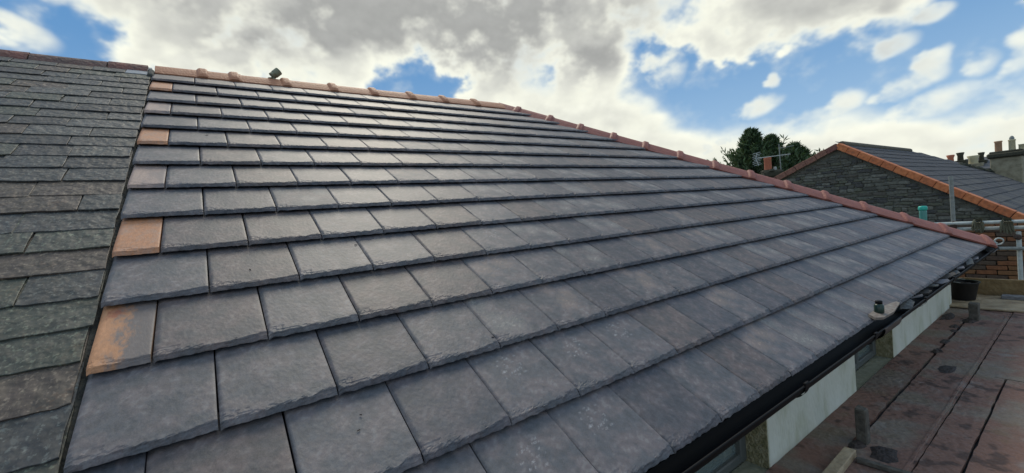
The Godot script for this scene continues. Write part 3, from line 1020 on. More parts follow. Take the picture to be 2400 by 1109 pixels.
	single("tar_or_shadow_patch", st, M.tar, Vector3(3.06, FLAT_Y, 0.13), "black patch standing in for the gap and shadow between the battens and the post stub", "tar patch")  # flat dark shape paints the gap and shadow beside the battens
	# far end of the flat roof
	st = new_st()
	add_box(st, at(Vector3(0, 0.009, -0.08)), Vector3(0.78, 0.018, 2.76), 0.003)
	single("plywood_board", st, M.pale_wood, Vector3(7.31, FLAT_Y + 0.006, 1.12), "pale dusty plywood sheet laid across the end of the flat roof", "board")
	st = new_st()
	add_box(st, Transform3D(Basis(Vector3.UP, -0.02), Vector3(0, 0.115, 0)), Vector3(0.05, 0.23, 3.0), 0.004)
	single("timber_kerb", st, M.ochre_wood, Vector3(7.745, FLAT_Y - 0.02, 1.1), "long ochre timber on edge closing the far end of the flat roof", "timber")
	st = new_st()
	add_box(st, at(Vector3(0, 0.02, 0)), Vector3(0.12, 0.04, 0.55), 0.004)
	single("offcut_board", st, M.dark_board, Vector3(7.55, FLAT_Y + 0.0245, 0.40), "grey board with dark edges lying on the plywood sheet", "board")
	# bucket
	var b = thing("bucket", Vector3(7.33, FLAT_Y + 0.0245, -0.145), "black flexible builder's bucket standing by the wall corner", "bucket")
	st = new_st()
	add_lathe(st, Vector3.ZERO, [[0.0, 0.0], [0.09, 0.0], [0.1, 0.012], [0.127, 0.195], [0.14, 0.202], [0.14, 0.21], [0.125, 0.21], [0.12, 0.185], [0.095, 0.016], [0.0, 0.014]], 28)
	piece("tub", st, M.black_rubber, b)
	st = new_st()
	add_lathe(st, Vector3.ZERO, [[0.127, 0.2115], [0.137, 0.2125], [0.139, 0.214]], 28)
	piece("rim", st, M.pale_rim, b)
	st = new_st()
	var hp := []
	for i in 13:
		var an = PI * i / 12.0
		hp.append(Vector3(0.137 * cos(an), 0.213 + 0.02 * sin(an), -0.137 * sin(an)))
	add_tube(st, hp, 0.004, 6)
	piece("handle", st, M.galv_bright, b)
	st = new_st()
	lump(st, Vector3(0, 0.15, 0), Vector3(0.1, 0.05, 0.1), r)
	piece("rubble", st, M.grey_wood, b)

func eaves_clutter():
	var r := RandomNumberGenerator.new()
	r.seed = 77
	# tile offcut and bottle over the gutter union
	var st = new_st()
	add_slab(st, [Vector3(-0.22, 0, 0.012), Vector3(-0.17, 0, 0.036), Vector3(0.02, 0, 0.042), Vector3(0.27, 0, 0.016), Vector3(0.29, 0, -0.006), Vector3(0.0, 0, -0.036), Vector3(-0.19, 0, -0.03)], Vector3(0, 0.016, 0))
	var o = single("tile_offcut", st, M.pink_stone, Vector3(3.69, 0.037, 0.012), "pale pink tile offcut lying over the gutter edge", "tile")
	o.rotation = Vector3(0.22, 0, 0.0)
	var b = thing("small_bottle", Vector3(3.60, 0.053, 0.012), "small dark green bottle standing on the tile offcut", "bottle")
	st = new_st()
	add_lathe(st, Vector3.ZERO, [[0.0, 0.0], [0.024, 0.0], [0.025, 0.006], [0.025, 0.045], [0.017, 0.055], [0.0, 0.056]], 18)
	piece("bottle_body", st, M.green_plastic, b)
	st = new_st()
	add_lathe(st, Vector3(0, 0.055, 0), [[0.0, 0.0], [0.018, 0.0], [0.018, 0.016], [0.015, 0.019], [0.0, 0.019]], 18)
	piece("cap", st, M.black_plastic, b)
	# crumbs and bits of twig left on the tiles
	for i in 9:
		var spot = [[0.62, 0.52], [0.60, 0.47], [1.16, 0.66], [0.42, 1.33], [0.86, 1.45], [0.33, 2.95], [0.98, 2.15], [1.9, 1.2], [0.75, 3.4]][i]
		st = new_st()
		add_box(st, Transform3D(Basis(Vector3.UP, r.randf_range(-1.0, 1.0)), Vector3(0, 0.003, 0)), Vector3(r.randf_range(0.006, 0.012), 0.003, 0.003), 0.001, 0.12, r)
		var k = single("debris_crumb", st, M.tar, on_roof(spot[0], spot[1], 0.006 + 0.026 * (1.0 - fmod(spot[1], GAUGE) / GAUGE)), "tiny dark crumb of debris lying on a grey roof tile", "crumb", "crumbs on the new tiles")
		k.rotation.x = PITCH - 0.085
	# shards lying in the gutter
	for i in 11:
		st = new_st()
		var w = r.randf_range(0.06, 0.16)
		add_slab(st, [Vector3(-w, 0, -0.025), Vector3(-w * 0.4, 0, 0.03), Vector3(w * 0.7, 0, 0.026), Vector3(w, 0, -0.012), Vector3(0.1 * w, 0, -0.034)], Vector3(0, 0.012, 0))
		var q = single("slate_shard", st, M.shard[i % 3], Vector3(4.25 + i * 0.26 + r.randf_range(-0.05, 0.05), -0.022 + 0.012 * (i % 2), 0.012), "broken slate shard lying in the far stretch of the gutter", "slate shard", "slate shards in the gutter")
		q.rotation = Vector3(r.randf_range(-0.25, 0.35), r.randf_range(-0.3, 0.3), r.randf_range(-0.2, 0.2))

# ---------------------------------------------------------------- neighbours
func stone_house():
	var gx := 12.0
	var base := Vector3(16.0, -3.2, -3.0)
	var inv = at(-base)
	var h = thing("stone_house", base, "stone gabled house with orange verge tiles and a dark slate roof", "house")
	var r := RandomNumberGenerator.new()
	r.seed = 21
	var az := -2.63
	var ay := 1.93
	var top = func(z): return ay - (z - az) * 0.685 if z > az else ay - (az - z) * 0.445
	# gable wall with its stones
	var st = new_st()
	add_slab(st, [Vector3(gx, -3.2, -7.4), Vector3(gx, top.call(-7.4) - 0.1, -7.4), Vector3(gx, ay - 0.1, az), Vector3(gx, top.call(1.4) - 0.1, 1.4), Vector3(gx, -3.2, 1.4)], Vector3(0.3, 0, 0))
	var wall = piece("gable_wall", st, M.stone_mortar, h, inv)
	var stones := []
	for i in 8:
		st = new_st()
		add_box(st, Transform3D.IDENTITY, Vector3.ONE, 0.16, 0.11, r)
		stones.append(finish(st))
	var y = -0.12
	var count = 0
	var more_stones = new_st()
	while y < ay - 0.2:
		var hh = r.randf_range(0.045, 0.085)
		var z = -4.75 + r.randf_range(0.0, 0.15)
		while z < 0.35:
			var w = r.randf_range(0.08, 0.27)
			var lim = minf(top.call(z), top.call(z + w)) - 0.14
			if y + hh < lim and y > -0.1 + (-1.82 - z) * 0.578:
				var t := Transform3D(Basis(Vector3.RIGHT, r.randf_range(-0.05, 0.05) + 0.06).scaled_local(Vector3(0.045 + r.randf_range(-0.02, 0.03), hh * 0.92, w * 0.95)), Vector3(gx - 0.004, y + hh * 0.5 + r.randf_range(-0.008, 0.008), z + w * 0.5))
				if count < 300:
					part("stone", stones[r.randi() % 8], M.stone[r.randi() % M.stone.size()], wall, t)
				else:
					more_stones.append_from(stones[r.randi() % 8], 0, t)
				count += 1
			z += w
		y += hh
	if count > 300:
		var left = part("stones", more_stones.commit(), M.stone[1], wall)
		left.set_meta("kind", "stuff")
	# verge tiles
	var verge := Node3D.new()
	verge.name = "verge"
	verge.transform = inv
	h.add_child(verge)
	var ends := [Vector3(gx, ay, az), Vector3(gx, top.call(1.4), 1.4), Vector3(gx, top.call(-7.2), -7.2)]
	for side in 2:
		var to = ends[1 + side]
		var dir = (to - ends[0])
		var u = dir.normalized()
		var n = int(dir.length() / 0.235)
		for i in n:
			st = new_st()
			var m = Vector3(gx, 0, 0)
			var z = u
			var x := Vector3.RIGHT
			var yv = z.cross(x).normalized()
			if yv.y < 0:
				yv = -yv
			var bs := Basis(x, yv, x.cross(yv).normalized())
			var c = ends[0] + u * (0.02 + (i + 0.5) * 0.235) + Vector3(0, r.randf_range(-0.004, 0.004), 0)
			add_box(st, Transform3D(bs, c + yv * 0.0 + Vector3(0.03, 0, 0)), Vector3(0.26, 0.022, 0.229), 0.006, 0.006, r)
			add_box(st, Transform3D(bs, c - yv * 0.056 + Vector3(-0.09, 0, 0)), Vector3(0.022, 0.125, 0.228), 0.006, 0.006, r)
			piece("verge_tile", st, (M.verge if side == 0 else M.verge_old)[r.randi() % 2], verge)
	# slopes
	var n1 := Vector3(0, 1, 0.685).normalized()
	var on = func(x, z): return Vector3(x, top.call(z) - 0.03, z)
	st = new_st()
	add_slab(st, [on.call(gx + 0.1, az), on.call(18.0, az), on.call(19.4, -2.26), on.call(20.8, -2.06), on.call(22.1, -1.62), on.call(25.0, -0.6), on.call(26.0, 1.9), on.call(gx + 0.1, 1.9)], -n1 * 0.08)
	var slope = piece("roof_slope", st, M.far_slate, h, inv)
	var meshes := []
	for i in 6:
		meshes.append(slate_mesh(0.392, r, 0.42, 0.007))
	var more = new_st()
	var k = 0
	var z = 1.55
	var slates = 0
	while z > az + 0.15:
		var x = gx + 0.13 + 0.2 * (k % 2)
		while x < 24.4:
			var lim = 18.0 if z < -2.45 else (22.0 + (z + 1.65) * 3.0 if z > -1.65 else 18.0 + (z + 2.6) * 4.2)
			if x + 0.4 < lim:
				var bs := Basis(Vector3.RIGHT, atan(0.685) + r.randf_range(-0.01, 0.01)) * Basis(Vector3.UP, r.randf_range(-0.015, 0.015))
				var t := Transform3D(bs, on.call(x, z) + n1 * (0.012 + r.randf_range(0, 0.004)))
				if slates < 300 and z < 0.75:
					part("slate", meshes[r.randi() % 6], M.dark_slate[r.randi() % M.dark_slate.size()], slope, t)
					slates += 1
				else:
					more.append_from(meshes[r.randi() % 6], 0, t)
			x += 0.4
		z -= 0.19
		k += 1
	var rest := MeshInstance3D.new()
	rest.name = "slates"
	rest.mesh = more.commit()
	rest.material_override = M.dark_slate[0]
	rest.set_meta("kind", "stuff")
	slope.add_child(rest)
	st = new_st()
	add_slab(st, [Vector3(gx + 0.1, ay - 0.03, az - 0.02), Vector3(18.0, ay - 0.03, az - 0.02), Vector3(18.0, top.call(-7.2) - 0.03, -7.2), Vector3(gx + 0.1, top.call(-7.2) - 0.03, -7.2)], Vector3(0, -0.08, 0))
	piece("rear_slope", st, M.far_slate, h, inv)
	st = new_st()
	for i in 13:
		var x0 = gx + 0.2 + i * 0.45
		add_tube(st, [Vector3(x0, ay - 0.01, az), Vector3(x0 + 0.445, ay - 0.01, az)], 0.07, 10)
	piece("ridge", st, M.mossy, h, inv)
	st = new_st()
	add_box(st, at(Vector3(19.0, -2.0, 1.35)), Vector3(13.4, 2.4, 0.2), 0.01)
	piece("eaves_wall", st, M.stone_mortar, h, inv)
	# valley moss beside the chimney
	st = new_st()
	for i in 9:
		lump(st, on.call(20.3 + i * 0.21, -1.85 + i * 0.055) + Vector3(0, -0.01, 0), Vector3(0.22, 0.10, 0.14), r)
	piece("moss", st, M.moss, h, inv)
	# chimney of this house
	var ch := Node3D.new()
	st = new_st()
	add_box(st, at(Vector3(22.4, 0.72, -1.06)), Vector3(0.75, 1.62, 0.70), 0.02, 0.008, r)
	var stack = piece("chimney", st, M.chimney_render, h, inv)
	stack.set_meta("label", "cement rendered chimney with a dark oversailing cap and three pots")
	ch.free()
	st = new_st()
	add_box(st, at(Vector3(22.4, 1.60, -1.06)), Vector3(0.92, 0.17, 0.86), 0.04, 0.02, r)
	add_box(st, at(Vector3(22.4, 1.70, -1.06)), Vector3(0.78, 0.09, 0.74), 0.04, 0.03, r)
	piece("chimney_cap", st, M.moss_dark, stack)
	for p in [[-1.23, 0.085, 0.37, M.pot_orange], [-0.93, 0.078, 0.36, M.pot_cream], [-0.72, 0.075, 0.17, M.pot_cream]]:
		st = new_st()
		add_lathe(st, Vector3(22.3, 1.73, p[0]), [[p[1] * 1.02, 0.0], [p[1], p[2] * 0.85], [p[1] * 1.14, p[2] * 0.9], [p[1] * 1.14, p[2]], [p[1] * 0.8, p[2]], [p[1] * 0.8, p[2] * 0.4], [0.0, p[2] * 0.4]], 18)
		piece("chimney_pot", st, p[3], stack)
	st = new_st()
	add_lathe(st, Vector3(22.3, 2.085, -0.93), [[0.06, 0.0], [0.06, 0.06], [0.045, 0.1], [0.02, 0.13], [0.0, 0.135]], 14)
	piece("cowl", st, M.galv, stack)

func brick_wall():
	var w = thing("brick_wall", Vector3(10.2, -3.2, -0.2), "rough orange-brown brick wall behind the scaffold tubes", "wall")
	var st = new_st()
	add_box(st, at(Vector3(0.06, 1.68, 0)), Vector3(0.12, 3.36, 2.6), 0.004)
	piece("backing", st, M.brick_mortar, w)
	var r := RandomNumberGenerator.new()
	r.seed = 33
	var kinds := []
	for i in 4:
		st = new_st()
		add_box(st, Transform3D.IDENTITY, Vector3(0.05, 0.064, 0.214), 0.006, 0.03, r)
		kinds.append(finish(st))
	for row in 15:
		var y = 2.26 + row * 0.0745
		for c in 12:
			var z = -1.2 + c * 0.2245 + (0.112 if row % 2 else 0.0)
			if z < 1.2:
				var dark = r.randf() < 0.38
				part("brick", kinds[r.randi() % 4], (M.brick_dark if dark else M.brick)[r.randi() % 2], w, Transform3D(Basis(Vector3.UP, r.randf_range(-0.03, 0.03)), Vector3(-0.012 + r.randf_range(-0.006, 0.004), y, z)))

func scaffold():
	var r := RandomNumberGenerator.new()
	r.seed = 44
	var tube = func(a, b, mat, label):
		var st = new_st()
		var m = (a + b) * 0.5
		add_tube(st, [a - m, b - m], 0.0242, 14)
		add_tube(st, [a - m + (b - a) * 0.0005, a - m - (b - a).normalized() * 0.001], 0.019, 12)
		return single("scaffold_tube", st, mat, m, label, "scaffold tube", "scaffold tubes beyond the hip")
	tube.call(Vector3(9.0, 0.225, -1.45), Vector3(9.0, 0.225, 2.2), M.galv_bright, "upper one of two level scaffold tubes tied with rags")
	tube.call(Vector3(9.05, 0.132, -1.4), Vector3(9.05, 0.15, 2.2), M.galv_bright, "lower one of two level scaffold tubes tied with rags")
	tube.call(Vector3(8.94, -0.13, -0.16), Vector3(8.94, -0.13, 2.0), M.galv, "dull level scaffold tube in front of the brick wall")
	tube.call(Vector3(9.0, 0.09, 0.155), Vector3(9.0, -3.2, 0.175), M.galv_bright, "upright pale scaffold tube in front of the brick wall")
	tube.call(Vector3(9.10, 0.91, -0.46), Vector3(9.10, -3.2, -0.43), M.galv, "tall thin grey scaffold upright against the stone gable")
	tube.call(Vector3(9.10, 0.42, -0.775), Vector3(9.10, -3.2, -0.76), M.galv, "scaffold upright carrying the turquoise bottle behind the hip")
	# the coupler on the tall upright
	var st = new_st()
	add_box(st, Transform3D(Basis(Vector3.RIGHT, 0.2), Vector3.ZERO), Vector3(0.13, 0.15, 0.075), 0.02, 0.05, r)
	single("scaffold_coupler", st, M.rust, Vector3(9.05, 0.18, -0.445), "rusty coupler joining the tall upright to level tubes", "coupler")
	st = new_st()
	add_box(st, Transform3D.IDENTITY, Vector3(0.08, 0.07, 0.07), 0.02, 0.06, r)
	single("scaffold_coupler", st, M.rust, Vector3(8.96, 0.02, 0.15), "small dark coupler on the upright before the brick wall", "coupler")
	# turquoise bottle pushed over an upright
	var b = thing("plastic_bottle", Vector3(9.10, 0.20, -0.772), "turquoise plastic bottle upended over a scaffold upright", "bottle")
	st = new_st()
	add_lathe(st, Vector3.ZERO, [[0.043, 0.0], [0.045, 0.02], [0.045, 0.21], [0.043, 0.235], [0.03, 0.245], [0.0, 0.247]], 20)
	piece("bottle_body", st, M.aqua, b)
	st = new_st()
	add_lathe(st, Vector3(0, 0.236, 0), [[0.0, 0.0], [0.05, 0.0], [0.053, 0.012], [0.053, 0.045], [0.045, 0.062], [0.0, 0.066]], 20)
	piece("cap", st, M.turquoise, b)
	# rags knotted round the level tubes
	for q in [[-0.20, 0.16, "olive rag knotted round the level tubes near the hip end"], [0.06, 0.19, "olive rag knotted round the level tubes above the upright"]]:
		st = new_st()
		for s in 5:
			var dz = -0.034 + s * 0.017
			var l = q[1] * r.randf_range(0.7, 1.0)
			var o = r.randf_range(0.0, 0.02)
			add_tube(st, [Vector3(0.05, -0.10 - 0.3 * l, dz), Vector3(0.045, 0.0, dz), Vector3(0.02, 0.036, dz * 0.9), Vector3(-0.02, 0.036 + o, dz * 0.9), Vector3(-0.045, 0.0, dz * 1.2), Vector3(-0.055, -l * 0.55, dz * 1.5), Vector3(-0.05, -l * 0.9, dz * 1.8 + r.randf_range(-0.02, 0.02))], [0.009, 0.014, 0.014, 0.014, 0.016, 0.014, 0.006], 8)
		single("cloth_rag", st, M.rag, Vector3(9.0, 0.225, q[0]), q[2], "rag", "rags on the scaffold tubes")

func aerial_chimney():
	var base := Vector3(20.0, -3.2, -7.4)
	var c = thing("chimney_stack", base, "mossy chimney stack with one orange pot before the conifers", "chimney")
	var r := RandomNumberGenerator.new()
	r.seed = 55
	var st = new_st()
	add_box(st, Transform3D(Basis(Vector3.UP, 0.6), Vector3(0, 2.45, 0)), Vector3(0.8, 4.9, 0.6), 0.02, 0.004, r)
	piece("shaft", st, M.moss_dark, c)
	st = new_st()
	add_box(st, Transform3D(Basis(Vector3.UP, 0.6), Vector3(0, 5.05, 0)), Vector3(0.9, 0.32, 0.7), 0.08, 0.03, r)
	for i in 8:
		lump(st, Vector3(r.randf_range(-0.35, 0.35), 5.18, r.randf_range(-0.25, 0.25)), Vector3(0.16, 0.09, 0.16), r)
	piece("cap", st, M.moss_dark, c)
	st = new_st()
	add_lathe(st, Vector3(-0.08, 5.2, -0.1), [[0.145, 0.0], [0.135, 0.5], [0.145, 0.53], [0.145, 0.58], [0.11, 0.58], [0.11, 0.2], [0.0, 0.2]], 20)
	piece("chimney_pot", st, M.pot_red, c)
	st = new_st()
	add_box(st, at(Vector3(0.15, 5.29, 0.08)), Vector3(0.09, 0.16, 0.09), 0.01)
	piece("junction_box", st, M.galv_bright, c)
	var a = thing("television_aerial", Vector3(20.36, 1.85, -7.18), "television aerial with a long boom on the chimney stack", "aerial")
	var o = a.position
	st = new_st()
	add_tube(st, [Vector3(0, 0, 0), Vector3(0.03, 1.28, -0.03)], 0.022, 8)
	piece("mast", st, M.galv, a)
	var al: Vector3 = Vector3(19.57, 2.60, -7.76) - o
	var ar: Vector3 = Vector3(20.75, 2.66, -6.93) - o
	st = new_st()
	add_tube(st, [al, ar], 0.017, 8)
	piece("boom", st, M.galv_bright, a)
	var u = (ar - al).normalized()
	var side := Vector3(u.z, 0, -u.x)
	st = new_st()
	for i in 3:
		var p = ar - u * (0.1 + i * 0.13)
		add_tube(st, [p + Vector3(0, 0.05, 0), p - Vector3(0, 0.09, 0)], 0.01, 6)
	piece("director", st, M.galv, a)
	st = new_st()
	add_tube(st, [al + u * 0.02 + Vector3(0, 0.24, 0), al - u * 0.06, al + u * 0.05 + Vector3(0, -0.32, 0)], 0.016, 8)
	piece("reflector", st, M.galv_bright, a)
	for i in 8:
		st = new_st()
		var p = al + u * (-0.02 + 0.04 * sin(i * 2.0)) + Vector3(0, 0.22 - i * 0.072, 0)
		add_tube(st, [p - u * 0.16 - Vector3(0, 0.02, 0), p + u * 0.17 + Vector3(0, 0.03, 0)], 0.011, 6)
		piece("reflector_rod", st, M.galv_bright, a)
	st = new_st()
	var tp: Vector3 = Vector3(20.40, 2.95, -7.2) - o
	add_tube(st, [tp - u * 0.06, tp + u * 0.62 + Vector3(0, 0.03, 0)], 0.014, 8)
	piece("upper_boom", st, M.galv, a)

func conifer(at_, height, radius, seed_, label):
	var t = thing("cypress_tree", at_, label, "tree", "cypress trees beyond the roofs")
	var r := RandomNumberGenerator.new()
	r.seed = seed_
	var st = new_st()
	add_tube(st, [Vector3.ZERO, Vector3(0.05, height * 0.5, 0), Vector3(0, height * 0.97, 0)], [0.22, 0.12, 0.02], 9)
	piece("trunk", st, M.bark, t)
	st = new_st()
	var lim = new_st()
	var n = 300
	for i in n:
		var f = pow(float(i) / n, 0.85)
		var y = height * (0.42 + 0.58 * f)
		var reach = radius * pow(1.0 - f * 0.97, 1.15) * r.randf_range(0.5, 1.15) + 0.07
		var an = r.randf() * TAU
		var dir := Vector3(cos(an), 0, sin(an))
		var a := Vector3(0, y - 0.15, 0)
		var rise = (reach * r.randf_range(0.5, 1.1) + 0.25) * (1.0 - 0.55 * f)
		var tip = a + dir * reach + Vector3(0, rise, 0)
		var bend = a + dir * reach * 0.55 + Vector3(0, rise * 0.22, 0)
		add_tube(lim, [a, bend, tip], [0.03, 0.02, 0.004], 4, false)
		var m = 30
		for j in m:
			var q = (j + r.randf()) / m
			var p = a.lerp(bend, q * 2.0) if q < 0.5 else bend.lerp(tip, q * 2.0 - 1.0)
			if q < 0.25:
				continue
			# a flat spray of scale leaves: a few narrow blades fanned from the twig
			var out = (dir * 0.7 + Vector3(r.randf_range(-1, 1), r.randf_range(0.2, 1.5), r.randf_range(-1, 1))).normalized()
			var l = r.randf_range(0.16, 0.48)
			for k in 3:
				var o2 = (out + Vector3(r.randf_range(-0.5, 0.5), r.randf_range(-0.3, 0.4), r.randf_range(-0.5, 0.5))).normalized()
				var s2 = o2.cross(Vector3(r.randf_range(-1, 1), r.randf_range(-1, 1), r.randf_range(-1, 1))).normalized() * l * 0.10
				var e = p + o2 * l
				var c = p + o2 * l * 0.45
				for v in [p, c + s2, e, p, e, c - s2]:
					st.set_normal((o2 + dir * 0.5 + Vector3.UP * 0.4).normalized())
					st.add_vertex(v)
	var cr := MeshInstance3D.new()
	cr.name = "crown"
	cr.mesh = st.commit()
	cr.material_override = M.cypress
	t.add_child(cr)
	piece("limbs", lim, M.bark, t)

func far_chimneys():
	for q in [[58.2, 3.35, -7.6, 0.62, "far grey chimney with a squat red pot over the slate roof", 0], [58.9, 3.5, -7.05, 0.6, "far dark chimney with a flared top over the slate roof", 1], [59.9, 3.1, -6.35, 0.9, "far pale round-topped chimney beside wires", 2], [60.6, 3.35, -5.9, 0.5, "far narrow dark chimney beside the rendered one", 1]]:
		var c = thing("far_chimney", Vector3(q[0], -3.2, q[2]), q[4], "chimney", "far chimneys on the skyline")
		var st = new_st()
		var r := RandomNumberGenerator.new()
		r.seed = 60 + q[5]
		add_box(st, at(Vector3(0, (q[1] + 2.6) * 0.5, 0)), Vector3(0.9, q[1] + 2.6, q[3] * 1.5), 0.03, 0.004, r)
		piece("shaft", st, M.moss_dark if q[5] == 1 else M.chimney_render, c)
		st = new_st()
		var rad = q[3] * 0.42
		add_lathe(st, Vector3(0, q[1] + 2.58, 0), [[rad * 0.9, 0.0], [rad * 0.8, 0.45], [rad * 1.15, 0.75], [rad * 0.9, 0.78], [0.0, 0.7]], 14)
		piece("chimney_pot", st, [M.pot_red, M.moss_dark, M.pot_cream][q[5]], c)
	var h = thing("far_house", Vector3(62.0, -3.2, -4.5), "far house whose grey roof shows below the skyline chimneys", "house")
	var st = new_st()
	add_box(st, at(Vector3(0, 2.6, 0)), Vector3(6.0, 5.2, 9.0), 0.03)
	piece("wall", st, M.chimney_render, h)
	st = new_st()
	add_slab(st, [Vector3(-3.3, 5.1, -4.6), Vector3(-3.3, 5.1, 4.6), Vector3(0, 6.3, 4.0), Vector3(0, 6.3, -2.6)], Vector3(0.05, -0.1, 0))
	add_slab(st, [Vector3(3.3, 5.1, -4.6), Vector3(3.3, 5.1, 4.6), Vector3(0, 6.28, 4.0), Vector3(0, 6.28, -2.6)], Vector3(-0.05, -0.1, 0))
	piece("roof", st, M.far_slate, h)

# ---------------------------------------------------------------- the scene
func make_materials():
	var grain = normal_tex(5, 0.06, 0.5, 6)
	M.tile = []
	for i in 5:
		var first = image_mat(tile_image(1000 + i * 17, "plain"), 0.0, 0.57, grain)
		M.tile.append(first)
		for c in [[0.88, 0.885, 0.905], [0.98, 0.94, 0.915]]:
			var tinted = first.duplicate()
			tinted.albedo_color = Color(c[0], c[1], c[2])
			M.tile.append(tinted)
	M.tile_dusty = []
	for i in 4:
		M.tile_dusty.append(image_mat(tile_image(1200 + i * 13, "dusty"), 0.0, 0.62, grain))
	M.tile_peach = []
	for i in 3:
		M.tile_peach.append(image_mat(tile_image(1300 + i * 11, "peach"), 0.0, 0.62, grain))
	M.tile_print = []
	for i in 2:
		M.tile_print.append(image_mat(tile_image(1400 + i * 11, "print"), 0.0, 0.57, grain))
	M.first_tile = {"grey": M.tile[1], "orange": image_mat(tile_image(1500, "orange"), 0.0, 0.62, grain), "orange2": image_mat(tile_image(1511, "orange"), 0.0, 0.62, grain), "beige": image_mat(tile_image(1520, "beige"), 0.0, 0.62, grain), "burnt": image_mat(tile_image(1531, "burnt"), 0.0, 0.62, grain)}
	var rough_stone = normal_tex(6, 0.07, 2.0)
	var sl = slate_image()
	M.slate = []
	for c in [[1, 1, 1], [0.84, 0.86, 0.88], [1.0, 0.9, 0.84], [0.93, 0.95, 0.88], [0.74, 0.74, 0.76], [0.9, 0.9, 0.9]]:
		var m = image_mat(sl, 0.9, 0.62, rough_stone)
		m.albedo_color = Color(c[0], c[1], c[2])
		m.uv1_offset = Vector3(c[0] * 3.1, c[1] * 1.7, c[2] * 2.3)
		M.slate.append(m)
	M.slate_pale = plain(0.26, 0.28, 0.31, 0.4)
	M.felt = image_mat(felt_image(), 2.6, 0.85, normal_tex(15, 0.25, 1.0))
	M.bitumen = mottled(61, 0.03, [[0.0, 0.012, 0.01, 0.01], [1.0, 0.03, 0.024, 0.022]], 1.0, 0.8)
	M.tar = mottled(62, 0.05, [[0.0, 0.018, 0.012, 0.011], [0.6, 0.035, 0.024, 0.021], [1.0, 0.07, 0.05, 0.045]], 0.4, 0.75, 6.0)
	M.batten = plain(0.03, 0.03, 0.032, 0.9)
	M.far_slate = mottled(63, 0.03, [[0.0, 0.07, 0.072, 0.078], [1.0, 0.12, 0.12, 0.126]], 2.0, 0.7)
	M.mortar_dark = mottled(64, 0.05, [[0.0, 0.035, 0.033, 0.033], [1.0, 0.07, 0.065, 0.06]], 0.5, 0.9, 5.0)
	M.mortar_joint = mottled(65, 0.04, [[0.0, 0.03, 0.032, 0.03], [0.5, 0.055, 0.058, 0.055], [1.0, 0.09, 0.095, 0.085]], 0.5, 0.9, 6.0)
	var clay_bump = normal_tex(16, 0.12, 2.0)
	M.ridge = []
	M.hip = []
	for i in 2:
		M.ridge.append(mottled(80 + i, 0.02, [[0.0, 0.36, 0.145, 0.075], [0.45, 0.44, 0.195, 0.105], [1.0, 0.50, 0.25, 0.145]], 0.7, 0.62))  # same clay as the hip, painted paler for the sun grazing the ridge
		M.hip.append(mottled(84 + i, 0.02, [[0.0, 0.24, 0.078, 0.056], [0.5, 0.29, 0.10, 0.074], [1.0, 0.345, 0.135, 0.102]], 0.7, 0.6))  # same clay as the ridge, painted darker for the duller light on the hip
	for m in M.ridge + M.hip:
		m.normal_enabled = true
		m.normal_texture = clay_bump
	M.old_ridge = [mottled(88, 0.018, [[0.0, 0.07, 0.05, 0.046], [0.4, 0.15, 0.068, 0.055], [1.0, 0.23, 0.08, 0.06]], 0.6, 0.75, 4.0), mottled(89, 0.02, [[0.0, 0.07, 0.058, 0.055], [0.5, 0.13, 0.078, 0.068], [1.0, 0.19, 0.085, 0.07]], 0.6, 0.75, 4.0)]
	M.black_plastic = plain(0.004, 0.004, 0.005, 0.6)
	M.black_plastic.metallic_specular = 0.3
	M.brown_plastic = mottled(90, 0.03, [[0.0, 0.03, 0.026, 0.025], [1.0, 0.085, 0.07, 0.062]], 0.4, 0.5)
	M.stop_end_glint = plain(0.32, 0.36, 0.42, 0.35)  # pale blue is a reflection painted into the colour of the gutter end
	M.fascia = plain(0.03, 0.035, 0.03, 0.5)
	M.vent = mottled(91, 0.02, [[0.0, 0.17, 0.18, 0.10], [1.0, 0.25, 0.25, 0.18]], 0.3, 0.5)
	M.render = mottled(92, 0.012, [[0.0, 0.40, 0.42, 0.28], [0.35, 0.62, 0.635, 0.54], [1.0, 0.73, 0.745, 0.67]], 1.6, 0.85, 0.6, 0.15)
	M.render.uv1_scale = Vector3(1.1, 0.35, 1.1)
	M.roughcast = mottled(93, 0.04, [[0.0, 0.16, 0.16, 0.075], [0.5, 0.27, 0.25, 0.15], [1.0, 0.40, 0.38, 0.26]], 0.5, 0.9, 5.0, 0.12)
	M.sill = mottled(94, 0.03, [[0.0, 0.20, 0.22, 0.16], [1.0, 0.36, 0.36, 0.28]], 0.5, 0.85, 2.0)
	M.window_frame = plain(0.10, 0.11, 0.105, 0.5)
	M.glass = StandardMaterial3D.new()
	M.glass.albedo_color = Color(0.6, 0.68, 0.68, 0.25)
	M.glass.transparency = BaseMaterial3D.TRANSPARENCY_ALPHA
	M.glass.roughness = 0.03
	M.dark_backing = plain(0.12, 0.15, 0.14, 0.8)
	M.galv = mottled(95, 0.03, [[0.0, 0.17, 0.18, 0.165], [1.0, 0.30, 0.32, 0.30]], 0.5, 0.6)
	M.galv_bright = mottled(96, 0.03, [[0.0, 0.36, 0.40, 0.38], [1.0, 0.58, 0.62, 0.60]], 0.5, 0.5)
	M.rust = mottled(97, 0.05, [[0.0, 0.03, 0.02, 0.016], [1.0, 0.09, 0.055, 0.04]], 0.3, 0.8)
	M.grey_wood = mottled(98, 0.02, [[0.0, 0.06, 0.053, 0.044], [1.0, 0.16, 0.145, 0.12]], 0.3, 0.85, 3.0)
	M.pale_wood = mottled(99, 0.018, [[0.0, 0.22, 0.16, 0.10], [0.45, 0.36, 0.28, 0.18], [1.0, 0.46, 0.37, 0.25]], 0.9, 0.8, 2.0)
	M.ochre_wood = mottled(100, 0.015, [[0.0, 0.19, 0.125, 0.055], [0.5, 0.27, 0.185, 0.085], [1.0, 0.33, 0.24, 0.12]], 0.8, 0.8, 2.0)
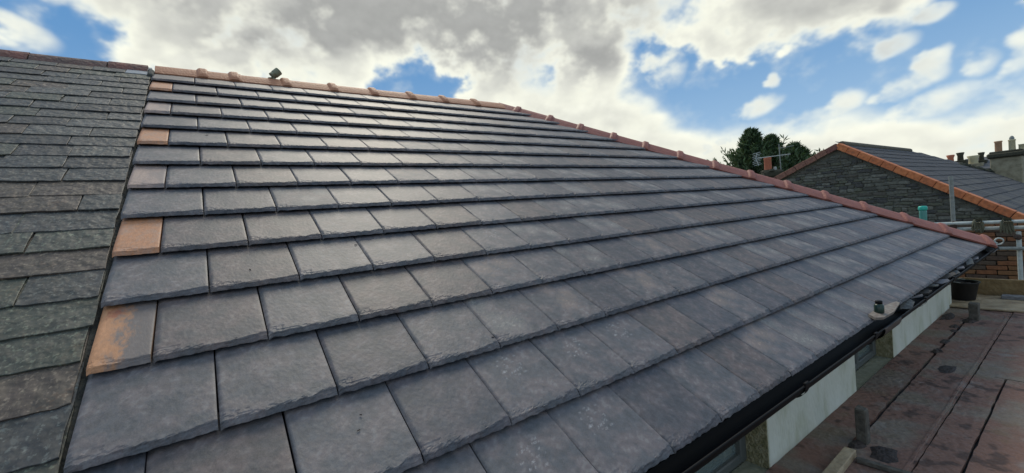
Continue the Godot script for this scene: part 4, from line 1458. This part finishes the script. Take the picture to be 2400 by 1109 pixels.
	M.dark_board = mottled(101, 0.03, [[0.0, 0.09, 0.09, 0.095], [1.0, 0.26, 0.26, 0.27]], 0.5, 0.7)
	M.black_rubber = plain(0.010, 0.010, 0.012, 0.5)
	M.pale_rim = plain(0.10, 0.16, 0.13, 0.4)
	M.pink_stone = mottled(102, 0.04, [[0.0, 0.15, 0.10, 0.08], [0.5, 0.21, 0.18, 0.155], [1.0, 0.27, 0.25, 0.225]], 0.4, 0.7, 2.0)
	M.green_plastic = plain(0.008, 0.03, 0.022, 0.3)
	M.shard = [M.slate[0], M.tile[0], M.mortar_dark]
	M.stone_mortar = mottled(103, 0.015, [[0.0, 0.095, 0.094, 0.078], [0.5, 0.13, 0.13, 0.105], [1.0, 0.165, 0.163, 0.13]], 1.4, 0.95, 3.0)
	M.stone = []
	for c in [[0.10, 0.10, 0.085], [0.125, 0.124, 0.102], [0.14, 0.14, 0.116], [0.11, 0.102, 0.085], [0.185, 0.184, 0.155], [0.085, 0.084, 0.08], [0.128, 0.13, 0.095]]:
		M.stone.append(mottled(110 + M.stone.size(), 0.03, [[0.0, c[0] * 0.6, c[1] * 0.6, c[2] * 0.6], [1.0, c[0] * 1.3, c[1] * 1.3, c[2] * 1.3]], 0.5, 0.92))
	M.verge = [mottled(120, 0.03, [[0.0, 0.34, 0.13, 0.06], [0.35, 0.56, 0.175, 0.06], [1.0, 0.68, 0.25, 0.10]], 0.6, 0.75), mottled(121, 0.03, [[0.0, 0.28, 0.12, 0.065], [0.4, 0.50, 0.15, 0.055], [1.0, 0.64, 0.22, 0.09]], 0.6, 0.75)]
	M.verge_old = [mottled(122, 0.03, [[0.0, 0.16, 0.07, 0.05], [1.0, 0.32, 0.16, 0.11]], 0.5, 0.8), mottled(123, 0.03, [[0.0, 0.12, 0.05, 0.04], [1.0, 0.26, 0.11, 0.085]], 0.5, 0.8)]
	M.dark_slate = [plain(0.090, 0.090, 0.096, 0.85), plain(0.102, 0.101, 0.104, 0.85), plain(0.082, 0.083, 0.090, 0.85), plain(0.112, 0.110, 0.108, 0.85)]
	for m in M.dark_slate:
		m.metallic_specular = 0.25
	M.mossy = mottled(124, 0.04, [[0.0, 0.075, 0.08, 0.055], [0.6, 0.13, 0.115, 0.085], [1.0, 0.2, 0.13, 0.09]], 0.6, 0.9)
	M.moss = mottled(125, 0.05, [[0.0, 0.02, 0.024, 0.016], [1.0, 0.05, 0.055, 0.035]], 0.6, 0.95)
	M.moss_dark = mottled(126, 0.04, [[0.0, 0.03, 0.03, 0.02], [1.0, 0.075, 0.07, 0.045]], 0.6, 0.95)
	M.chimney_render = mottled(127, 0.02, [[0.0, 0.2, 0.175, 0.115], [0.5, 0.29, 0.26, 0.18], [1.0, 0.36, 0.33, 0.235]], 1.0, 0.9)
	M.pot_orange = mottled(128, 0.03, [[0.0, 0.36, 0.19, 0.105], [1.0, 0.46, 0.29, 0.18]], 0.5, 0.8)
	M.pot_cream = mottled(129, 0.03, [[0.0, 0.42, 0.37, 0.22], [1.0, 0.54, 0.49, 0.33]], 0.5, 0.8)
	M.pot_red = mottled(130, 0.03, [[0.0, 0.38, 0.105, 0.055], [1.0, 0.48, 0.17, 0.09]], 0.5, 0.8)
	M.brick_mortar = mottled(131, 0.03, [[0.0, 0.075, 0.06, 0.045], [1.0, 0.12, 0.095, 0.075]], 0.6, 0.95)
	M.brick = [mottled(132, 0.03, [[0.0, 0.15, 0.06, 0.028], [1.0, 0.29, 0.125, 0.055]], 0.4, 0.9), mottled(133, 0.03, [[0.0, 0.17, 0.085, 0.035], [1.0, 0.25, 0.12, 0.055]], 0.4, 0.9)]
	M.brick_dark = [mottled(134, 0.03, [[0.0, 0.055, 0.038, 0.028], [1.0, 0.12, 0.075, 0.05]], 0.4, 0.9), mottled(135, 0.03, [[0.0, 0.07, 0.05, 0.036], [1.0, 0.13, 0.09, 0.062]], 0.4, 0.9)]
	M.aqua = StandardMaterial3D.new()
	M.aqua.albedo_color = Color(0.30, 0.55, 0.52)
	M.aqua.roughness = 0.25
	M.turquoise = plain(0.02, 0.42, 0.33, 0.35)
	M.rag = mottled(136, 0.06, [[0.0, 0.07, 0.07, 0.045], [1.0, 0.17, 0.17, 0.12]], 0.2, 0.95)
	M.bark = plain(0.05, 0.04, 0.03, 0.9)
	M.cypress = StandardMaterial3D.new()
	M.cypress.albedo_color = lin(0.055, 0.10, 0.045)
	M.cypress.roughness = 0.8
	M.cypress.backlight_enabled = true
	M.cypress.backlight = lin(0.05, 0.085, 0.025)
	M.cypress.cull_mode = BaseMaterial3D.CULL_DISABLED
	M.ground = mottled(137, 0.02, [[0.0, 0.12, 0.12, 0.11], [1.0, 0.2, 0.195, 0.18]], 6.0, 0.95)

func _ready():
	rng.seed = 12
	# camera
	var cam := Camera3D.new()
	cam.name = "camera"
	cam.fov = 59.07
	cam.near = 0.05
	cam.far = 1000.0
	cam.transform = Transform3D(Basis(Vector3(0.81382, -0.08634, 0.57467), Vector3(0.09139, 0.99561, 0.02016), Vector3(-0.57389, 0.03611, 0.81814)).orthonormalized(), Vector3(0.3275, 0.8065, 0.8246))
	add_child(cam)
	cam.current = true
	# sky and exposure
	var env := Environment.new()
	env.background_mode = Environment.BG_SKY
	var sky := Sky.new()
	var sm_ := PanoramaSkyMaterial.new()
	sm_.panorama = ImageTexture.create_from_image(cloud_sky(2560))
	sky.sky_material = sm_
	env.sky = sky
	env.tonemap_mode = Environment.TONE_MAPPER_LINEAR
	env.tonemap_exposure = 1.03
	env.sdfgi_enabled = true
	env.ssao_enabled = true
	env.ssil_enabled = true
	var we := WorldEnvironment.new()
	we.name = "environment"
	we.environment = env
	add_child(we)
	# sun behind the cloud over the ridge
	var sun := DirectionalLight3D.new()
	sun.name = "sun"
	sun.light_energy = 0.6
	sun.light_angular_distance = 26.0
	sun.light_color = Color(1.0, 0.96, 0.88)
	sun.shadow_enabled = true
	sun.basis = Basis.looking_at(-Vector3(0.27, 0.74, -0.62).normalized())
	add_child(sun)
	make_materials()
	# ground
	var st = new_st()
	quad_out(st, Vector3(-400, -3.2, -400), Vector3(400, -3.2, -400), Vector3(400, -3.2, 400), Vector3(-400, -3.2, 400), Vector3(0, -9, 0))
	var g := MeshInstance3D.new()
	g.name = "ground"
	g.mesh = finish(st)
	g.material_override = M.ground
	g.set_meta("kind", "structure")
	add_child(g)
	flat_roof()
	new_house()
	old_house()
	stone_house()
	brick_wall()
	eaves_clutter()
	scaffold()
	aerial_chimney()
	conifer(Vector3(32.2, -3.2, -13.7), 9.0, 3.4, 501, "tallest dark cypress with a pointed top behind the aerial")
	conifer(Vector3(33.3, -3.2, -12.9), 8.4, 3.2, 502, "dark cypress with a leaning top beside the tallest one")
	conifer(Vector3(34.6, -3.2, -11.9), 7.7, 3.2, 503, "lower broad cypress next to the stone gable's verge")
	far_chimneys()
